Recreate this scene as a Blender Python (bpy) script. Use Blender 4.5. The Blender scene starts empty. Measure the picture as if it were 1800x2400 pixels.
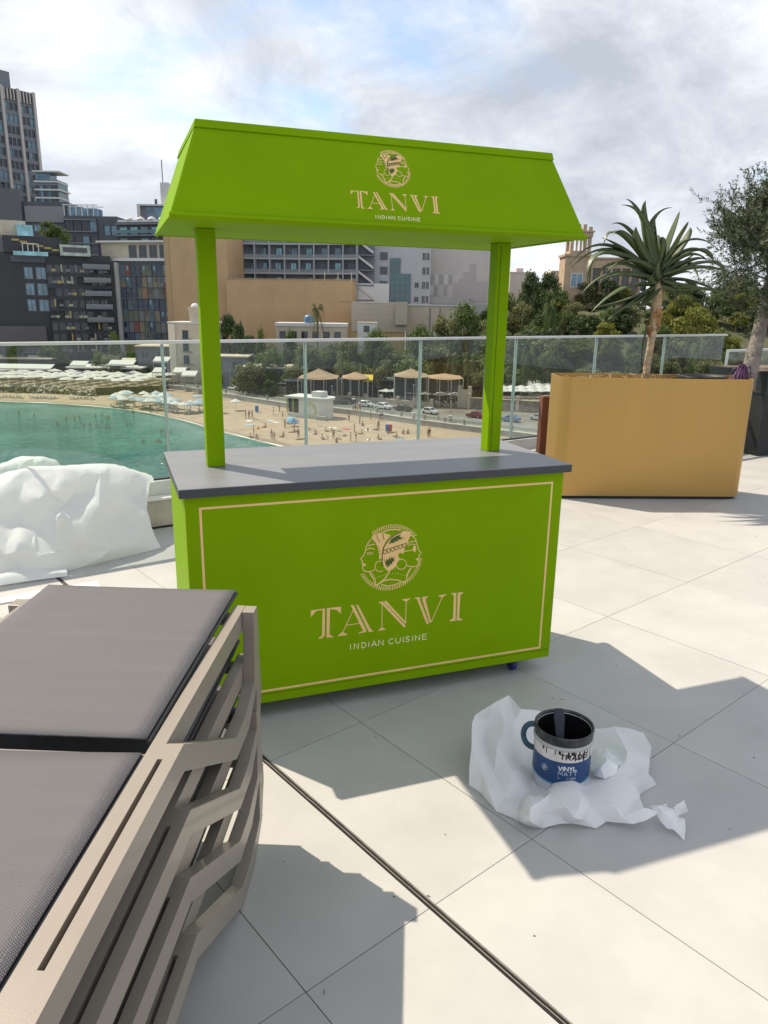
import bpy, bmesh, math, random
from mathutils import Vector, Matrix, noise
from mathutils.geometry import delaunay_2d_cdt
random.seed(7)
SC = bpy.context.scene
COL = SC.collection
V = Vector
R = math.radians

# ------------------------------------------------------------------ camera
F_PX = 1735.0                                   # focal length in pixels of the 1800 x 2400 photograph
YAW, PITCH, ROLL = .3523, .2698, .0155
CAM = V((-.9755, -2.9151, 1.5641))
FW = V((math.sin(YAW)*math.cos(PITCH), math.cos(YAW)*math.cos(PITCH), -math.sin(PITCH)))
_rt = V((math.cos(YAW), -math.sin(YAW), 0)); _up = _rt.cross(FW)
RT = _rt*math.cos(ROLL) + _up*math.sin(ROLL)
UP = -_rt*math.sin(ROLL) + _up*math.cos(ROLL)
cd = bpy.data.cameras.new('camera'); cam = bpy.data.objects.new('camera', cd); COL.objects.link(cam)
cd.sensor_fit = 'VERTICAL'; cd.sensor_height = 36; cd.sensor_width = 27; cd.lens = F_PX/2400*36
cd.clip_start = .05; cd.clip_end = 4000
M = Matrix((RT, UP, -FW)).transposed().to_4x4(); M.translation = CAM
cam.matrix_world = M
SC.camera = cam
SC.render.resolution_x, SC.render.resolution_y = 768, 1024

# ------------------------------------------------------------------ sky and sun
SUN = V((-.4415, .5755, 1)).normalized()
w = bpy.data.worlds.new('World'); SC.world = w; w.use_nodes = True
nt = w.node_tree; nt.nodes.clear()
def wn(t, **k):
    n = nt.nodes.new(t)
    for a, b in k.items(): setattr(n, a, b)
    return n
def wl(a, b): nt.links.new(a, b)
out = wn('ShaderNodeOutputWorld'); bg = wn('ShaderNodeBackground'); bg.inputs[1].default_value = .1
sky = wn('ShaderNodeTexSky', sky_type='NISHITA'); sky.sun_disc = False
sky.sun_elevation = math.asin(SUN.z); sky.sun_rotation = math.atan2(SUN.x, SUN.y)
sky.air_density = 1.0; sky.dust_density = 1.2; sky.ozone_density = 1.0
tc = wn('ShaderNodeTexCoord'); sep = wn('ShaderNodeSeparateXYZ'); wl(tc.outputs['Generated'], sep.inputs[0])
zz = wn('ShaderNodeMath', operation='MAXIMUM'); wl(sep.outputs[2], zz.inputs[0]); zz.inputs[1].default_value = 0
za = wn('ShaderNodeMath', operation='ADD'); wl(zz.outputs[0], za.inputs[0]); za.inputs[1].default_value = .42
cmb = wn('ShaderNodeCombineXYZ')
for i in (0, 1):
    d = wn('ShaderNodeMath', operation='DIVIDE'); wl(sep.outputs[i], d.inputs[0]); wl(za.outputs[0], d.inputs[1]); wl(d.outputs[0], cmb.inputs[i])
cmb.inputs[2].default_value = 4.2
def cnoise(scale, detail, rough, off, dist=0.0):
    mp = wn('ShaderNodeMapping'); mp.inputs['Location'].default_value = off; wl(cmb.outputs[0], mp.inputs[0])
    n = wn('ShaderNodeTexNoise'); n.inputs['Scale'].default_value = scale; n.inputs['Detail'].default_value = detail
    n.inputs['Roughness'].default_value = rough; n.inputs['Distortion'].default_value = dist
    wl(mp.outputs[0], n.inputs['Vector']); return n
def ramp(fac, stops):
    r = wn('ShaderNodeValToRGB'); wl(fac, r.inputs[0]); e = r.color_ramp.elements
    while len(e) < len(stops): e.new(.5)
    for k, (p, c) in enumerate(stops):
        e[k].position = p; e[k].color = (c, c, c, 1) if not isinstance(c, tuple) else (*c, 1)
    return r
n1 = cnoise(1.75, 7, .58, (15.32, 2.3, 0), .3)
mask = ramp(n1.outputs[0], [(.355, .22), (.412, .72), (.455, .98)])
n2 = cnoise(3.4, 7, .62, (5.1, 3.3, 1.7), .4)
n3 = cnoise(.9, 3, .5, (1.2, 9.4, 3.0), .2)
mixn = wn('ShaderNodeMath', operation='MULTIPLY_ADD'); wl(n2.outputs[0], mixn.inputs[0]); mixn.inputs[1].default_value = .58
h3 = wn('ShaderNodeMath', operation='MULTIPLY'); wl(n3.outputs[0], h3.inputs[0]); h3.inputs[1].default_value = .42; wl(h3.outputs[0], mixn.inputs[2])
ccol = ramp(mixn.outputs[0], [(.385, (4.5, 4.85, 5.5)), (.475, (6.0, 6.35, 6.95)), (.565, (8.0, 8.25, 8.7))])
skm = wn('ShaderNodeMixRGB', blend_type='MULTIPLY'); skm.inputs[0].default_value = 1; wl(sky.outputs[0], skm.inputs[1]); skm.inputs[2].default_value = (1.45, 1.5, 1.5, 1)
mx = wn('ShaderNodeMixRGB'); wl(mask.outputs[0], mx.inputs[0]); wl(skm.outputs[0], mx.inputs[1]); wl(ccol.outputs[0], mx.inputs[2])
wl(mx.outputs[0], bg.inputs[0]); wl(bg.outputs[0], out.inputs[0])
sd = bpy.data.lights.new('sun', 'SUN'); sd.energy = 5.0; sd.angle = R(.5); sd.color = (1, .875, .70)
sun = bpy.data.objects.new('sun', sd); COL.objects.link(sun); sun.location = (-20, 25, 45)
sun.rotation_euler = (-SUN).to_track_quat('-Z', 'Y').to_euler()
SC.view_settings.view_transform = 'Standard'; SC.view_settings.look = 'None'
SC.view_settings.exposure = .34; SC.view_settings.gamma = 1
try: SC.view_settings.use_curve_mapping = False
except Exception: pass
SC.render.engine = 'CYCLES'
SC.cycles.max_bounces = 8; SC.cycles.transparent_max_bounces = 16; SC.cycles.caustics_reflective = False; SC.cycles.caustics_refractive = False

# ------------------------------------------------------------------ survey helpers: a photo pixel and one known fact -> a point of the place
def ray(x, y): return FW + RT*((x-900)/F_PX) + UP*((1200-y)/F_PX)
def atz(x, y, z=0.0):
    d = ray(x, y); return CAM + d*((z-CAM.z)/d.z)
def att(x, y, t): return CAM + ray(x, y)*t
def aty(x, y, yy):
    d = ray(x, y); return CAM + d*((yy-CAM.y)/d.y)
def atp(x, y, P, n):
    d = ray(x, y); return CAM + d*((V(P)-CAM).dot(n)/d.dot(n))

# ------------------------------------------------------------------ materials
MATS = {}
def mat(name, col, rough=.6, metal=0.0, var=.0, vscale=6.0, bump=0.0, bscale=40.0, spec=.5, coat=0.0, detail=4.0, aniso=None, trans=0.0):
    if name in MATS: return MATS[name]
    m = bpy.data.materials.new(name); m.use_nodes = True; MATS[name] = m
    n = m.node_tree.nodes; l = m.node_tree.links; b = n['Principled BSDF']
    b.inputs['Base Color'].default_value = (*col, 1); b.inputs['Roughness'].default_value = rough; b.inputs['Metallic'].default_value = metal
    b.inputs['Specular IOR Level'].default_value = spec; b.inputs['Coat Weight'].default_value = coat
    if var or bump:
        t = n.new('ShaderNodeTexCoord')
        mp = n.new('ShaderNodeMapping'); l.new(t.outputs['Object'], mp.inputs[0])
        if aniso: mp.inputs['Scale'].default_value = aniso
    if var:
        x = n.new('ShaderNodeTexNoise'); x.inputs['Scale'].default_value = vscale; x.inputs['Detail'].default_value = detail; x.inputs['Roughness'].default_value = .6
        l.new(mp.outputs[0], x.inputs['Vector'])
        r = n.new('ShaderNodeValToRGB'); r.color_ramp.elements[0].position = .3; r.color_ramp.elements[1].position = .7
        r.color_ramp.elements[0].color = (*[max(0, c*(1-var)) for c in col], 1); r.color_ramp.elements[1].color = (*[min(1, c*(1+var)) for c in col], 1)
        l.new(x.outputs[0], r.inputs[0]); l.new(r.outputs[0], b.inputs['Base Color'])
        q = n.new('ShaderNodeMath'); q.operation = 'MULTIPLY_ADD'; l.new(x.outputs[0], q.inputs[0]); q.inputs[1].default_value = .18; q.inputs[2].default_value = max(0, rough-.09)
        l.new(q.outputs[0], b.inputs['Roughness'])
    if bump:
        x = n.new('ShaderNodeTexNoise'); x.inputs['Scale'].default_value = bscale; x.inputs['Detail'].default_value = 5; l.new(mp.outputs[0], x.inputs['Vector'])
        bp = n.new('ShaderNodeBump'); bp.inputs['Strength'].default_value = bump; bp.inputs['Distance'].default_value = .01
        l.new(x.outputs[0], bp.inputs['Height']); l.new(bp.outputs[0], b.inputs['Normal'])
    return m

def cloth(name, col, tr=.35, rough=.6, var=.03, vscale=4.0):
    """thin sheet: some of the light falls through it"""
    if name in MATS: return MATS[name]
    m = mat(name, col, rough, var=var, vscale=vscale, spec=.3); n = m.node_tree.nodes; l = m.node_tree.links
    t = n.new('ShaderNodeBsdfTranslucent'); t.inputs[0].default_value = (*col, 1); mx_ = n.new('ShaderNodeMixShader'); mx_.inputs[0].default_value = tr
    l.new(n['Principled BSDF'].outputs[0], mx_.inputs[1]); l.new(t.outputs[0], mx_.inputs[2]); l.new(mx_.outputs[0], n['Material Output'].inputs[0]); return m

# ------------------------------------------------------------------ mesh helpers
class MB:
    def __init__(s): s.v = []; s.f = []
    def add(s, vs, fs):
        o = len(s.v); s.v += [tuple(p) for p in vs]; s.f += [tuple(i+o for i in f) for f in fs]; return s
    def box(s, x0, x1, y0, y1, z0, z1):
        return s.add([(x0,y0,z0),(x1,y0,z0),(x1,y1,z0),(x0,y1,z0),(x0,y0,z1),(x1,y0,z1),(x1,y1,z1),(x0,y1,z1)],
                     [(3,2,1,0),(4,5,6,7),(0,1,5,4),(1,2,6,5),(2,3,7,6),(3,0,4,7)])
    def pbox(s, o, a, b, c):
        o, a, b, c = V(o), V(a), V(b), V(c)
        P = [o, o+a, o+a+b, o+b, o+c, o+a+c, o+a+b+c, o+b+c]
        F = [(3,2,1,0),(4,5,6,7),(0,1,5,4),(1,2,6,5),(2,3,7,6),(3,0,4,7)]
        if a.cross(b).dot(c) < 0: F = [f[::-1] for f in F]
        return s.add(P, F)
    def prism(s, poly, f, d0, d1):
        """poly of (u,v); f(u,v,w) -> point; extruded from w=d0 to w=d1"""
        n = len(poly); P = [f(u, v, d0) for u, v in poly] + [f(u, v, d1) for u, v in poly]
        F = [tuple(range(n))[::-1], tuple(range(n, 2*n))] + [(i, (i+1) % n, n+(i+1) % n, n+i) for i in range(n)]
        return s.add(P, F)
    def tube(s, pts, rad, n=8, cap=True):
        pts = [V(p) for p in pts]; k = len(pts)
        if not hasattr(rad, '__len__'): rad = [rad]*k
        ref = None; P = []; F = []
        for i, p in enumerate(pts):
            t = (pts[min(i+1, k-1)]-pts[max(i-1, 0)]).normalized()
            if ref is None: ref = t.orthogonal().normalized()
            ref = (ref-t*ref.dot(t)).normalized(); b = t.cross(ref)
            for j in range(n):
                a = 2*math.pi*j/n; P.append(p+(ref*math.cos(a)+b*math.sin(a))*rad[i])
        for i in range(k-1):
            for j in range(n): F.append((i*n+j, i*n+(j+1) % n, (i+1)*n+(j+1) % n, (i+1)*n+j))
        if cap: F.append(tuple(range(n))[::-1]); F.append(tuple(range((k-1)*n, k*n)))
        return s.add(P, F)
    def lathe(s, prof, n=24, c=(0,0,0), closed=False):
        c = V(c); k = len(prof); P = []; F = []
        for r, z in prof:
            for j in range(n):
                a = 2*math.pi*j/n; P.append(c+V((r*math.cos(a), r*math.sin(a), z)))
        for i in range(k-1):
            for j in range(n): F.append((i*n+j, i*n+(j+1) % n, (i+1)*n+(j+1) % n, (i+1)*n+j))
        if closed: F.append(tuple(range(n))[::-1]); F.append(tuple(range((k-1)*n, k*n)))
        return s.add(P, F)
    def xf(s, m): s.v = [tuple(m @ V(p)) for p in s.v]; return s
    def mesh(s, name, m=None, smooth=False):
        me = bpy.data.meshes.new(name); me.from_pydata(s.v, [], s.f); me.update()
        if m: me.materials.append(m)
        if smooth: me.polygons.foreach_set('use_smooth', [True]*len(me.polygons))
        return me
    def build(s, name, m, parent=None, smooth=False, bevel=0, label=None, cat=None, group=None, kind=None):
        return link(name, s.mesh(name, m, smooth), parent, bevel, label, cat, group, kind)
def link(name, me, parent=None, bevel=0, label=None, cat=None, group=None, kind=None):
    o = bpy.data.objects.new(name, me); COL.objects.link(o); o.parent = parent
    if bevel:
        b = o.modifiers.new('bevel', 'BEVEL'); b.width = bevel; b.segments = 2; b.limit_method = 'ANGLE'; b.angle_limit = R(40)
    return tag(o, label, cat, group, kind)
def tag(o, label=None, cat=None, group=None, kind=None):
    if label: o['label'] = label
    if cat: o['category'] = cat
    if group: o['group'] = group
    if kind: o['kind'] = kind
    return o
def thing(name, label, cat, loc=(0,0,0), rz=0, group=None):
    o = bpy.data.objects.new(name, None); COL.objects.link(o); o.location = loc; o.rotation_euler = (0, 0, rz); o.empty_display_size = .1
    return tag(o, label, cat, group)
KIDS = {}
def copy_tree(o, parent=None, label=None, loc=None, rz=None, scale=None):
    c = o.copy(); COL.objects.link(c); c.parent = parent
    if label: c['label'] = label
    if loc is not None: c.location = loc
    if rz is not None: c.rotation_euler = (0, 0, rz)
    if scale is not None: c.scale = scale if hasattr(scale, '__len__') else (scale,)*3
    for ch in list(o.children): copy_tree(ch, c)
    return c

# ------------------------------------------------------------------ terrace
TA = R(20.0); TU = V((math.cos(TA), math.sin(TA), 0)); TV = V((-math.sin(TA), math.cos(TA), 0))
RA = R(14.0); RU = V((math.cos(RA), math.sin(RA), 0)); RN = V((math.sin(RA), -math.cos(RA), 0))   # railing direction, RN points to the terrace
RP = V((-.62, 2.62, 0))                                                                            # a point under the glass
def railpt(s, off=0.0, z=0.0): return RP + RU*s + RN*off + V((0, 0, z))
def clip(poly, P, n):
    o = []
    for i in range(len(poly)):
        a, b = poly[i], poly[(i+1) % len(poly)]; da, db = (a-P).dot(n), (b-P).dot(n)
        if da >= 0: o.append(a)
        if da*db < 0: o.append(a+(b-a)*(da/(da-db)))
    return o
def tile_mat():
    m = bpy.data.materials.new('tile_stone'); m.use_nodes = True; n = m.node_tree.nodes; l = m.node_tree.links; b = n['Principled BSDF']
    t = n.new('ShaderNodeTexCoord'); oi = n.new('ShaderNodeObjectInfo')
    ad = n.new('ShaderNodeVectorMath'); ad.operation = 'ADD'; l.new(t.outputs['Object'], ad.inputs[0])
    sc = n.new('ShaderNodeVectorMath'); sc.operation = 'SCALE'; l.new(oi.outputs['Random'], sc.inputs['Scale']); sc.inputs[0].default_value = (37, 19, 5); l.new(sc.outputs[0], ad.inputs[1])
    x = n.new('ShaderNodeTexNoise'); x.inputs['Scale'].default_value = 3.2; x.inputs['Detail'].default_value = 8; x.inputs['Roughness'].default_value = .62; l.new(ad.outputs[0], x.inputs['Vector'])
    r = n.new('ShaderNodeValToRGB'); r.color_ramp.elements[0].position = .28; r.color_ramp.elements[1].position = .74
    r.color_ramp.elements[0].color = (.372, .367, .357, 1); r.color_ramp.elements[1].color = (.446, .440, .426, 1); l.new(x.outputs[0], r.inputs[0])
    # faint scuffs and specks with shapes of their own
    y = n.new('ShaderNodeTexNoise'); y.inputs['Scale'].default_value = 26; y.inputs['Detail'].default_value = 6; y.inputs['Roughness'].default_value = .75
    mp = n.new('ShaderNodeMapping'); mp.inputs['Scale'].default_value = (1, .22, 1); mp.inputs['Rotation'].default_value = (0, 0, .7); l.new(ad.outputs[0], mp.inputs[0]); l.new(mp.outputs[0], y.inputs['Vector'])
    r2 = n.new('ShaderNodeValToRGB'); r2.color_ramp.elements[0].position = .69; r2.color_ramp.elements[1].position = .78
    r2.color_ramp.elements[0].color = (1, 1, 1, 1); r2.color_ramp.elements[1].color = (.80, .78, .75, 1); l.new(y.outputs[0], r2.inputs[0])
    mu = n.new('ShaderNodeMixRGB'); mu.blend_type = 'MULTIPLY'; mu.inputs[0].default_value = 1; l.new(r.outputs[0], mu.inputs[1]); l.new(r2.outputs[0], mu.inputs[2])
    va = n.new('ShaderNodeMath'); va.operation = 'MULTIPLY_ADD'; l.new(oi.outputs['Random'], va.inputs[0]); va.inputs[1].default_value = .09; va.inputs[2].default_value = .955
    hs = n.new('ShaderNodeHueSaturation'); l.new(va.outputs[0], hs.inputs['Value']); l.new(mu.outputs[0], hs.inputs['Color']); l.new(hs.outputs[0], b.inputs['Base Color'])
    b.inputs['Roughness'].default_value = .48; b.inputs['Specular IOR Level'].default_value = .35
    bp = n.new('ShaderNodeBump'); bp.inputs['Strength'].default_value = .08; bp.inputs['Distance'].default_value = .004; l.new(y.outputs[0], bp.inputs['Height']); l.new(bp.outputs[0], b.inputs['Normal'])
    return m
M_TILE = tile_mat()
M_GROUT = mat('joint_grout', (.10, .095, .088), .9, var=.3, vscale=20)
M_CONC = mat('pale_render', (.52, .48, .42), .85, var=.12, vscale=3, bump=.2)
# slab of the terrace and the storeys under it
def edgepoly(off):
    return [railpt(-9, off), railpt(14, off), railpt(14, off)+RN*12, railpt(-9, off)+RN*12]
floor = MB().prism([(p.x, p.y) for p in edgepoly(-.16)], lambda u, v, w: (u, v, w), -.45, -.005).build('terrace_floor', M_GROUT, kind='structure')
MB().prism([(p.x, p.y) for p in edgepoly(-.10)], lambda u, v, w: (u, v, w), -26, -.46).build('terrace_substructure', M_CONC, kind='structure')
U0, V0, PU, PV, GAP = .516, -1.24, .832, .846, .0026
DR = -.736                                                             # drain slot line, in u
whole = None
for i in range(-5, 11):
    for j in range(-3, 7):
        u0, u1, v0, v1 = U0+i*PU+GAP/2, U0+(i+1)*PU-GAP/2, V0+j*PV+GAP/2, V0+(j+1)*PV-GAP/2
        spans = [(u0, u1)]
        if u0 < DR < u1: spans = [(u0, DR-.0125), (DR+.0125, u1)]
        for (a, b) in spans:
            c = TU*((a+b)/2)+TV*((v0+v1)/2)
            if (c-CAM).length > 9.5: continue
            poly = [TU*x+TV*y for x, y in ((a, v0), (b, v0), (b, v1), (a, v1))]
            cl = clip(poly, railpt(0, -.15), RN)
            if len(cl) < 3: continue
            full = len(spans) == 1 and len(cl) == 4 and all((p-q).length < 1e-5 for p, q in zip(cl, poly))
            if full and whole: me = whole
            else:
                dz = 0
                loc = [(p-c) for p in cl]
                loc = [(q.dot(TU), q.dot(TV)) for q in loc]
                me = MB().prism(loc, lambda u, v, w: (u, v, w), -.004, 0).mesh('tile', M_TILE)
                if full: whole = me
            o = link('tile', me, floor); o.location = (c.x, c.y, random.uniform(-.0004, .0004)); o.rotation_euler = (0, 0, TA)
# slot drain: a strip of steel standing in the slot
M_STEEL = mat('brushed_steel', (.55, .54, .52), .35, 1.0, var=.1, vscale=30)
dm = MB()
for k in range(26):
    v0 = -3.3+k*.24
    off = random.uniform(-.0012, .0012)
    dm.box(DR-.0004+off, DR+.0014+off, v0, v0+.2392, -.02, -.0030)
    dm.box(DR+.0095+off*.4, DR+.0115+off*.4, v0, v0+.2392, -.02, -.0012)
    
MB().box(DR-.0124, DR+.0124, -3.3, 2.95, -.0049, -.0043).xf(Matrix.Rotation(TA, 4, 'Z')).build('drain_slot', mat('slot_shade', (.012, .011, .010), .95, var=.5, vscale=20), floor)  # black strip in the slot: shade of a deep slot put into the colour
dm.xf(Matrix.Rotation(TA, 4, 'Z'))
dm.build('slot_drain', mat('drain_strip', (.30, .28, .25), .5, .2, var=.3, vscale=25), label='narrow slot drain running diagonally between the pale floor tiles', cat='drain')
# crumbs of dirt left on the floor
db = MB(); rng = random.Random(3)
spots = [(1327, 1193), (1332, 1196), (1337, 1198), (1329, 1235), (1467, 1284), (1496, 1306), (1539, 1305), (1381, 1206), (1418, 1206), (1450, 1204), (1293, 1637), (1320, 1640), (880, 1729), (893, 1741), (1046, 1958), (667, 2021), (1590, 1725), (1769, 1257), (1793, 1355), (1000, 2100), (760, 2330), (1712, 1945), (1250, 2195), (1684, 1315)]
for x, y in spots:
    p = atz(x, y); s = rng.uniform(.002, .005); a = rng.uniform(0, 6); l = s*rng.uniform(1, 2.6)
    db.pbox(p+V((0, 0, .0005)), V((math.cos(a), math.sin(a), .15))*l, V((-math.sin(a), math.cos(a), .1))*s*.4, V((0, 0, s*.25)))
for k in range(5):
    x, y = rng.uniform(560, 1790), rng.uniform(1150, 2390); p = atz(x, y)
    s = rng.uniform(.0012, .003); db.pbox(p, (s*2, 0, 0), (0, s, 0), (0, 0, s*.5))
db.build('floor_debris', mat('dry_leaf_crumb', (.05, .045, .04), .9), kind='stuff', label='dark crumbs of dirt scattered on the pale tiles', cat='debris')

# ------------------------------------------------------------------ glass railing
def glass_mat(name, tint, refl=1.0):
    m = bpy.data.materials.new(name); m.use_nodes = True; n = m.node_tree.nodes; l = m.node_tree.links; n.clear()
    o = n.new('ShaderNodeOutputMaterial'); tr = n.new('ShaderNodeBsdfTransparent'); gl = n.new('ShaderNodeBsdfGlossy'); mx = n.new('ShaderNodeMixShader'); fr = n.new('ShaderNodeFresnel')
    tr.inputs[0].default_value = (*tint, 1); gl.inputs['Roughness'].default_value = .02; ge = n.new('ShaderNodeNewGeometry'); mr = n.new('ShaderNodeMapRange'); l.new(ge.outputs['Backfacing'], mr.inputs[0]); mr.inputs[3].default_value = 1.5; mr.inputs[4].default_value = 1/1.5; l.new(mr.outputs[0], fr.inputs[0])      # the same mirror share on the way in and out
    df = n.new('ShaderNodeBsdfDiffuse'); df.inputs[0].default_value = (.75, .8, .78, 1); m2 = n.new('ShaderNodeMixShader')
    t = n.new('ShaderNodeTexCoord'); x = n.new('ShaderNodeTexNoise'); x.inputs['Scale'].default_value = 1.6; x.inputs['Detail'].default_value = 3; x.inputs['Roughness'].default_value = .5; l.new(t.outputs['Object'], x.inputs['Vector'])
    q = n.new('ShaderNodeMapRange'); l.new(x.outputs[0], q.inputs[0]); q.inputs[1].default_value = .4; q.inputs[2].default_value = .75; q.inputs[3].default_value = .006; q.inputs[4].default_value = .022
    l.new(q.outputs[0], m2.inputs[0]); l.new(tr.outputs[0], m2.inputs[1]); l.new(df.outputs[0], m2.inputs[2])     # thin film of dust and salt
    l.new(fr.outputs[0], mx.inputs[0]); l.new(m2.outputs[0], mx.inputs[1]); l.new(gl.outputs[0], mx.inputs[2]); l.new(mx.outputs[0], o.inputs[0])
    return m
M_GLASS = glass_mat('railing_glass', (.86, .91, .89))
M_EDGE = mat('glass_edge', (.42, .52, .48), .25, spec=.8)
M_ALU = mat('rail_aluminium', (.58, .58, .57), .34, .85, var=.05, vscale=12)
M_SHOE = mat('painted_shoe', (.60, .61, .58), .5, .1, var=.12, vscale=5)
M_SEAL = mat('rubber_seal', (.015, .015, .015), .6)
SP = 1.135; ZB, ZT = .338, 1.317
kerb = thing('parapet_kerb', 'low cream stone kerb with grey metal shoe under the glass railing', 'kerb', railpt(0), RA)
def rl(mb, s0, s1, a, b, z0, z1): return mb.box(s0, s1, a, b, z0, z1)        # local railing frame: x along, -y towards the terrace
rl(MB(), -8, 8, -.13, .15, -.004, .205).build('kerb_stone', mat('kerb_limestone', (.50, .45, .37), .8, var=.2, vscale=4, bump=.4, bscale=25), kerb, bevel=.006)
rl(MB(), -8, 8, -.145, .16, .206, .222).build('coping', mat('coping_white', (.74, .72, .67), .6, var=.08), kerb, bevel=.003)
rl(MB(), -8, 8, -.045, .055, .223, ZB-.012).build('metal_shoe', M_SHOE, kerb, bevel=.003)
rl(MB(), -8, 8, -.014, .024, ZB-.0115, ZB-.001).build('gasket', M_SEAL, kerb)
rl(MB(), -8, 8, -.142, -.1305, -.004, .014).build('kerb_foot_strip', M_SEAL, kerb)  # thin black strip along the foot of the kerb
rail = thing('glass_railing', 'frameless glass balustrade with pale metal top rail facing the bay', 'railing', railpt(0), RA)
NP = list(range(-6, 6))
tr = MB(); prof = [(-.024, ZT-.022), (.028, ZT-.022), (.028, ZT-.005), (.022, ZT), (-.018, ZT), (-.024, ZT-.005)]
tr.prism(prof, lambda u, v, w: (w, u, v), -6*SP-.35, 6*SP+.03).build('top_rail', M_ALU, rail)
pane_me = rl(MB(), .008, SP-.008, -.006, .006, ZB, ZT-.027).mesh('glass_pane', M_GLASS)
for k in NP:
    o = link('glass_pane', pane_me, rail); o.location = (k*SP, 0, 0)
    e = MB()
    rl(e, k*SP-.0065, k*SP-.0015, -.0065, .0065, ZB, ZT-.027); rl(e, k*SP+.0015, k*SP+.0065, -.0065, .0065, ZB, ZT-.027)
    e.build('pane_edge', M_EDGE, rail)
    p = MB(); rl(p, k*SP-.008, k*SP+.008, .008, .022, ZB, ZT-.027); p.build('mullion', M_ALU, rail)
# lower railing farther along
low = thing('lower_railing', 'shorter glass railing stepping down beyond the end of the balustrade', 'railing', railpt(6*SP+.12), RA)
rl(MB(), 0, 6, -.025, .03, 1.105, 1.13).build('top_rail', M_ALU, low)
for k in range(4):
    rl(MB(), .01+k*1.4, 1.38+k*1.4, -.006, .006, ZB, 1.104).build('glass_pane', M_GLASS, low)
    rl(MB(), k*1.4-.012, k*1.4+.008, -.009, .022, ZB, 1.104).build('mullion', M_ALU, low)

# ------------------------------------------------------------------ the green stall cart
def green_mat():
    m = mat('lime_green_paint', (.195, .345, .002), .5, var=.06, vscale=2.2, bump=.12, bscale=220, spec=.04)
    return m
GREEN = green_mat()
M_GREEN_DK = mat('green_groove', (.05, .10, .004), .6)
GOLD = mat('gold_vinyl', (.86, .57, .25), .5, .0, var=.05, vscale=8, spec=.3)
PALE = mat('pale_gold_vinyl', (.92, .82, .50), .5)
SLATE = mat('grey_slate_laminate', (.175, .18, .195), .4, var=.10, vscale=3.5, bump=.06, bscale=70, aniso=(1, 3.4, 1), spec=.45, detail=9)
SLATE_E = mat('dark_slab_edge', (.045, .05, .058), .5)
cart = thing('stall_cart', 'lime green stall cart with grey counter, canopy roof and gold lettering', 'stall cart')
BW, BY, CH = .7686, .336, .95
fp = MB().box(-BW, BW, -BY, -BY+.018, .108, CH-.034).build('front_panel', GREEN, cart, bevel=.0015)
MB().box(-BW, BW, -BY+.001, -BY+.018, .07, .1055).build('plinth_board', GREEN, cart, bevel=.0015)
for s in (-1, 1):
    MB().box(s*BW if s < 0 else BW-.018, s*BW+.018 if s < 0 else BW, -BY+.0185, BY, .07, CH-.034).build('side_panel', GREEN, cart, bevel=.0015)
MB().box(-BW+.0185, BW-.0185, BY-.018, BY-.001, .07, CH-.034).build('back_panel', GREEN, cart)
MB().box(-BW+.0185, BW-.0185, -BY+.0185, BY-.0185, .085, .103).build('base_board', GREEN, cart)
ct = MB().box(-.7876, .7876, -.3618, .3618, CH-.033, CH).build('countertop', SLATE, cart, bevel=.0022)
MB().box(-.7884, .7884, -.3626, -.3616, CH-.032, CH-.0025).build('edge_band', SLATE_E, ct)
MB().box(-.7886, -.7876, -.3612, .3612, CH-.032, CH-.0025).build('edge_band', SLATE_E, ct)
ZS = 1.831
for s in (-1, 1):
    x0, x1 = (-.6458, -.578) if s < 0 else (.577, .640)
    MB().box(x0, x1, -.014, .052, CH+.0005, ZS-.0012).build('post', GREEN, cart, bevel=.002)
    if s > 0: MB().box(.5925, .5945, -.0155, -.0138, CH+.002, ZS-.014).build('post_seam', M_GREEN_DK, cart)
RW, RY0, RY1, TW, TY0, TY1, ZTOP = .7623, -.365, .3935, .6585, -.2512, .3067, 2.1365
SF = MB().box(-RW+.006, RW-.006, RY0+.006, RY1-.006, ZS-.0005, ZS+.017).build('soffit', GREEN, cart)
def slab(name, q, th, parent=cart, m=GREEN, bevel=.0015):
    q = [V(p) for p in q]; n = (q[1]-q[0]).cross(q[3]-q[0]).normalized()*th
    P = q+[p-n for p in q]
    return MB().add(P, [(0,1,2,3), (7,6,5,4), (0,4,5,1), (1,5,6,2), (2,6,7,3), (3,7,4,0)]).build(name, m, parent, bevel=bevel)
zt = ZTOP-.024
slab('canopy_front', [(-RW, RY0, ZS), (RW, RY0, ZS), (TW, TY0-.002, zt), (-TW, TY0-.002, zt)], .014)
slab('canopy_back', [(RW, RY1, ZS), (-RW, RY1, ZS), (-TW, TY1, zt), (TW, TY1, zt)], .014)
slab('canopy_side', [(-RW-.004, RY1+.002, ZS-.003), (-RW-.004, RY0+.001, ZS-.003), (-TW-.004, TY0-.001, zt), (-TW-.004, TY1+.002, zt)], .013)
slab('canopy_side', [(RW+.004, RY0+.001, ZS-.003), (RW+.004, RY1+.002, ZS-.003), (TW+.004, TY1+.002, zt), (TW+.004, TY0-.001, zt)], .013)
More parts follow.
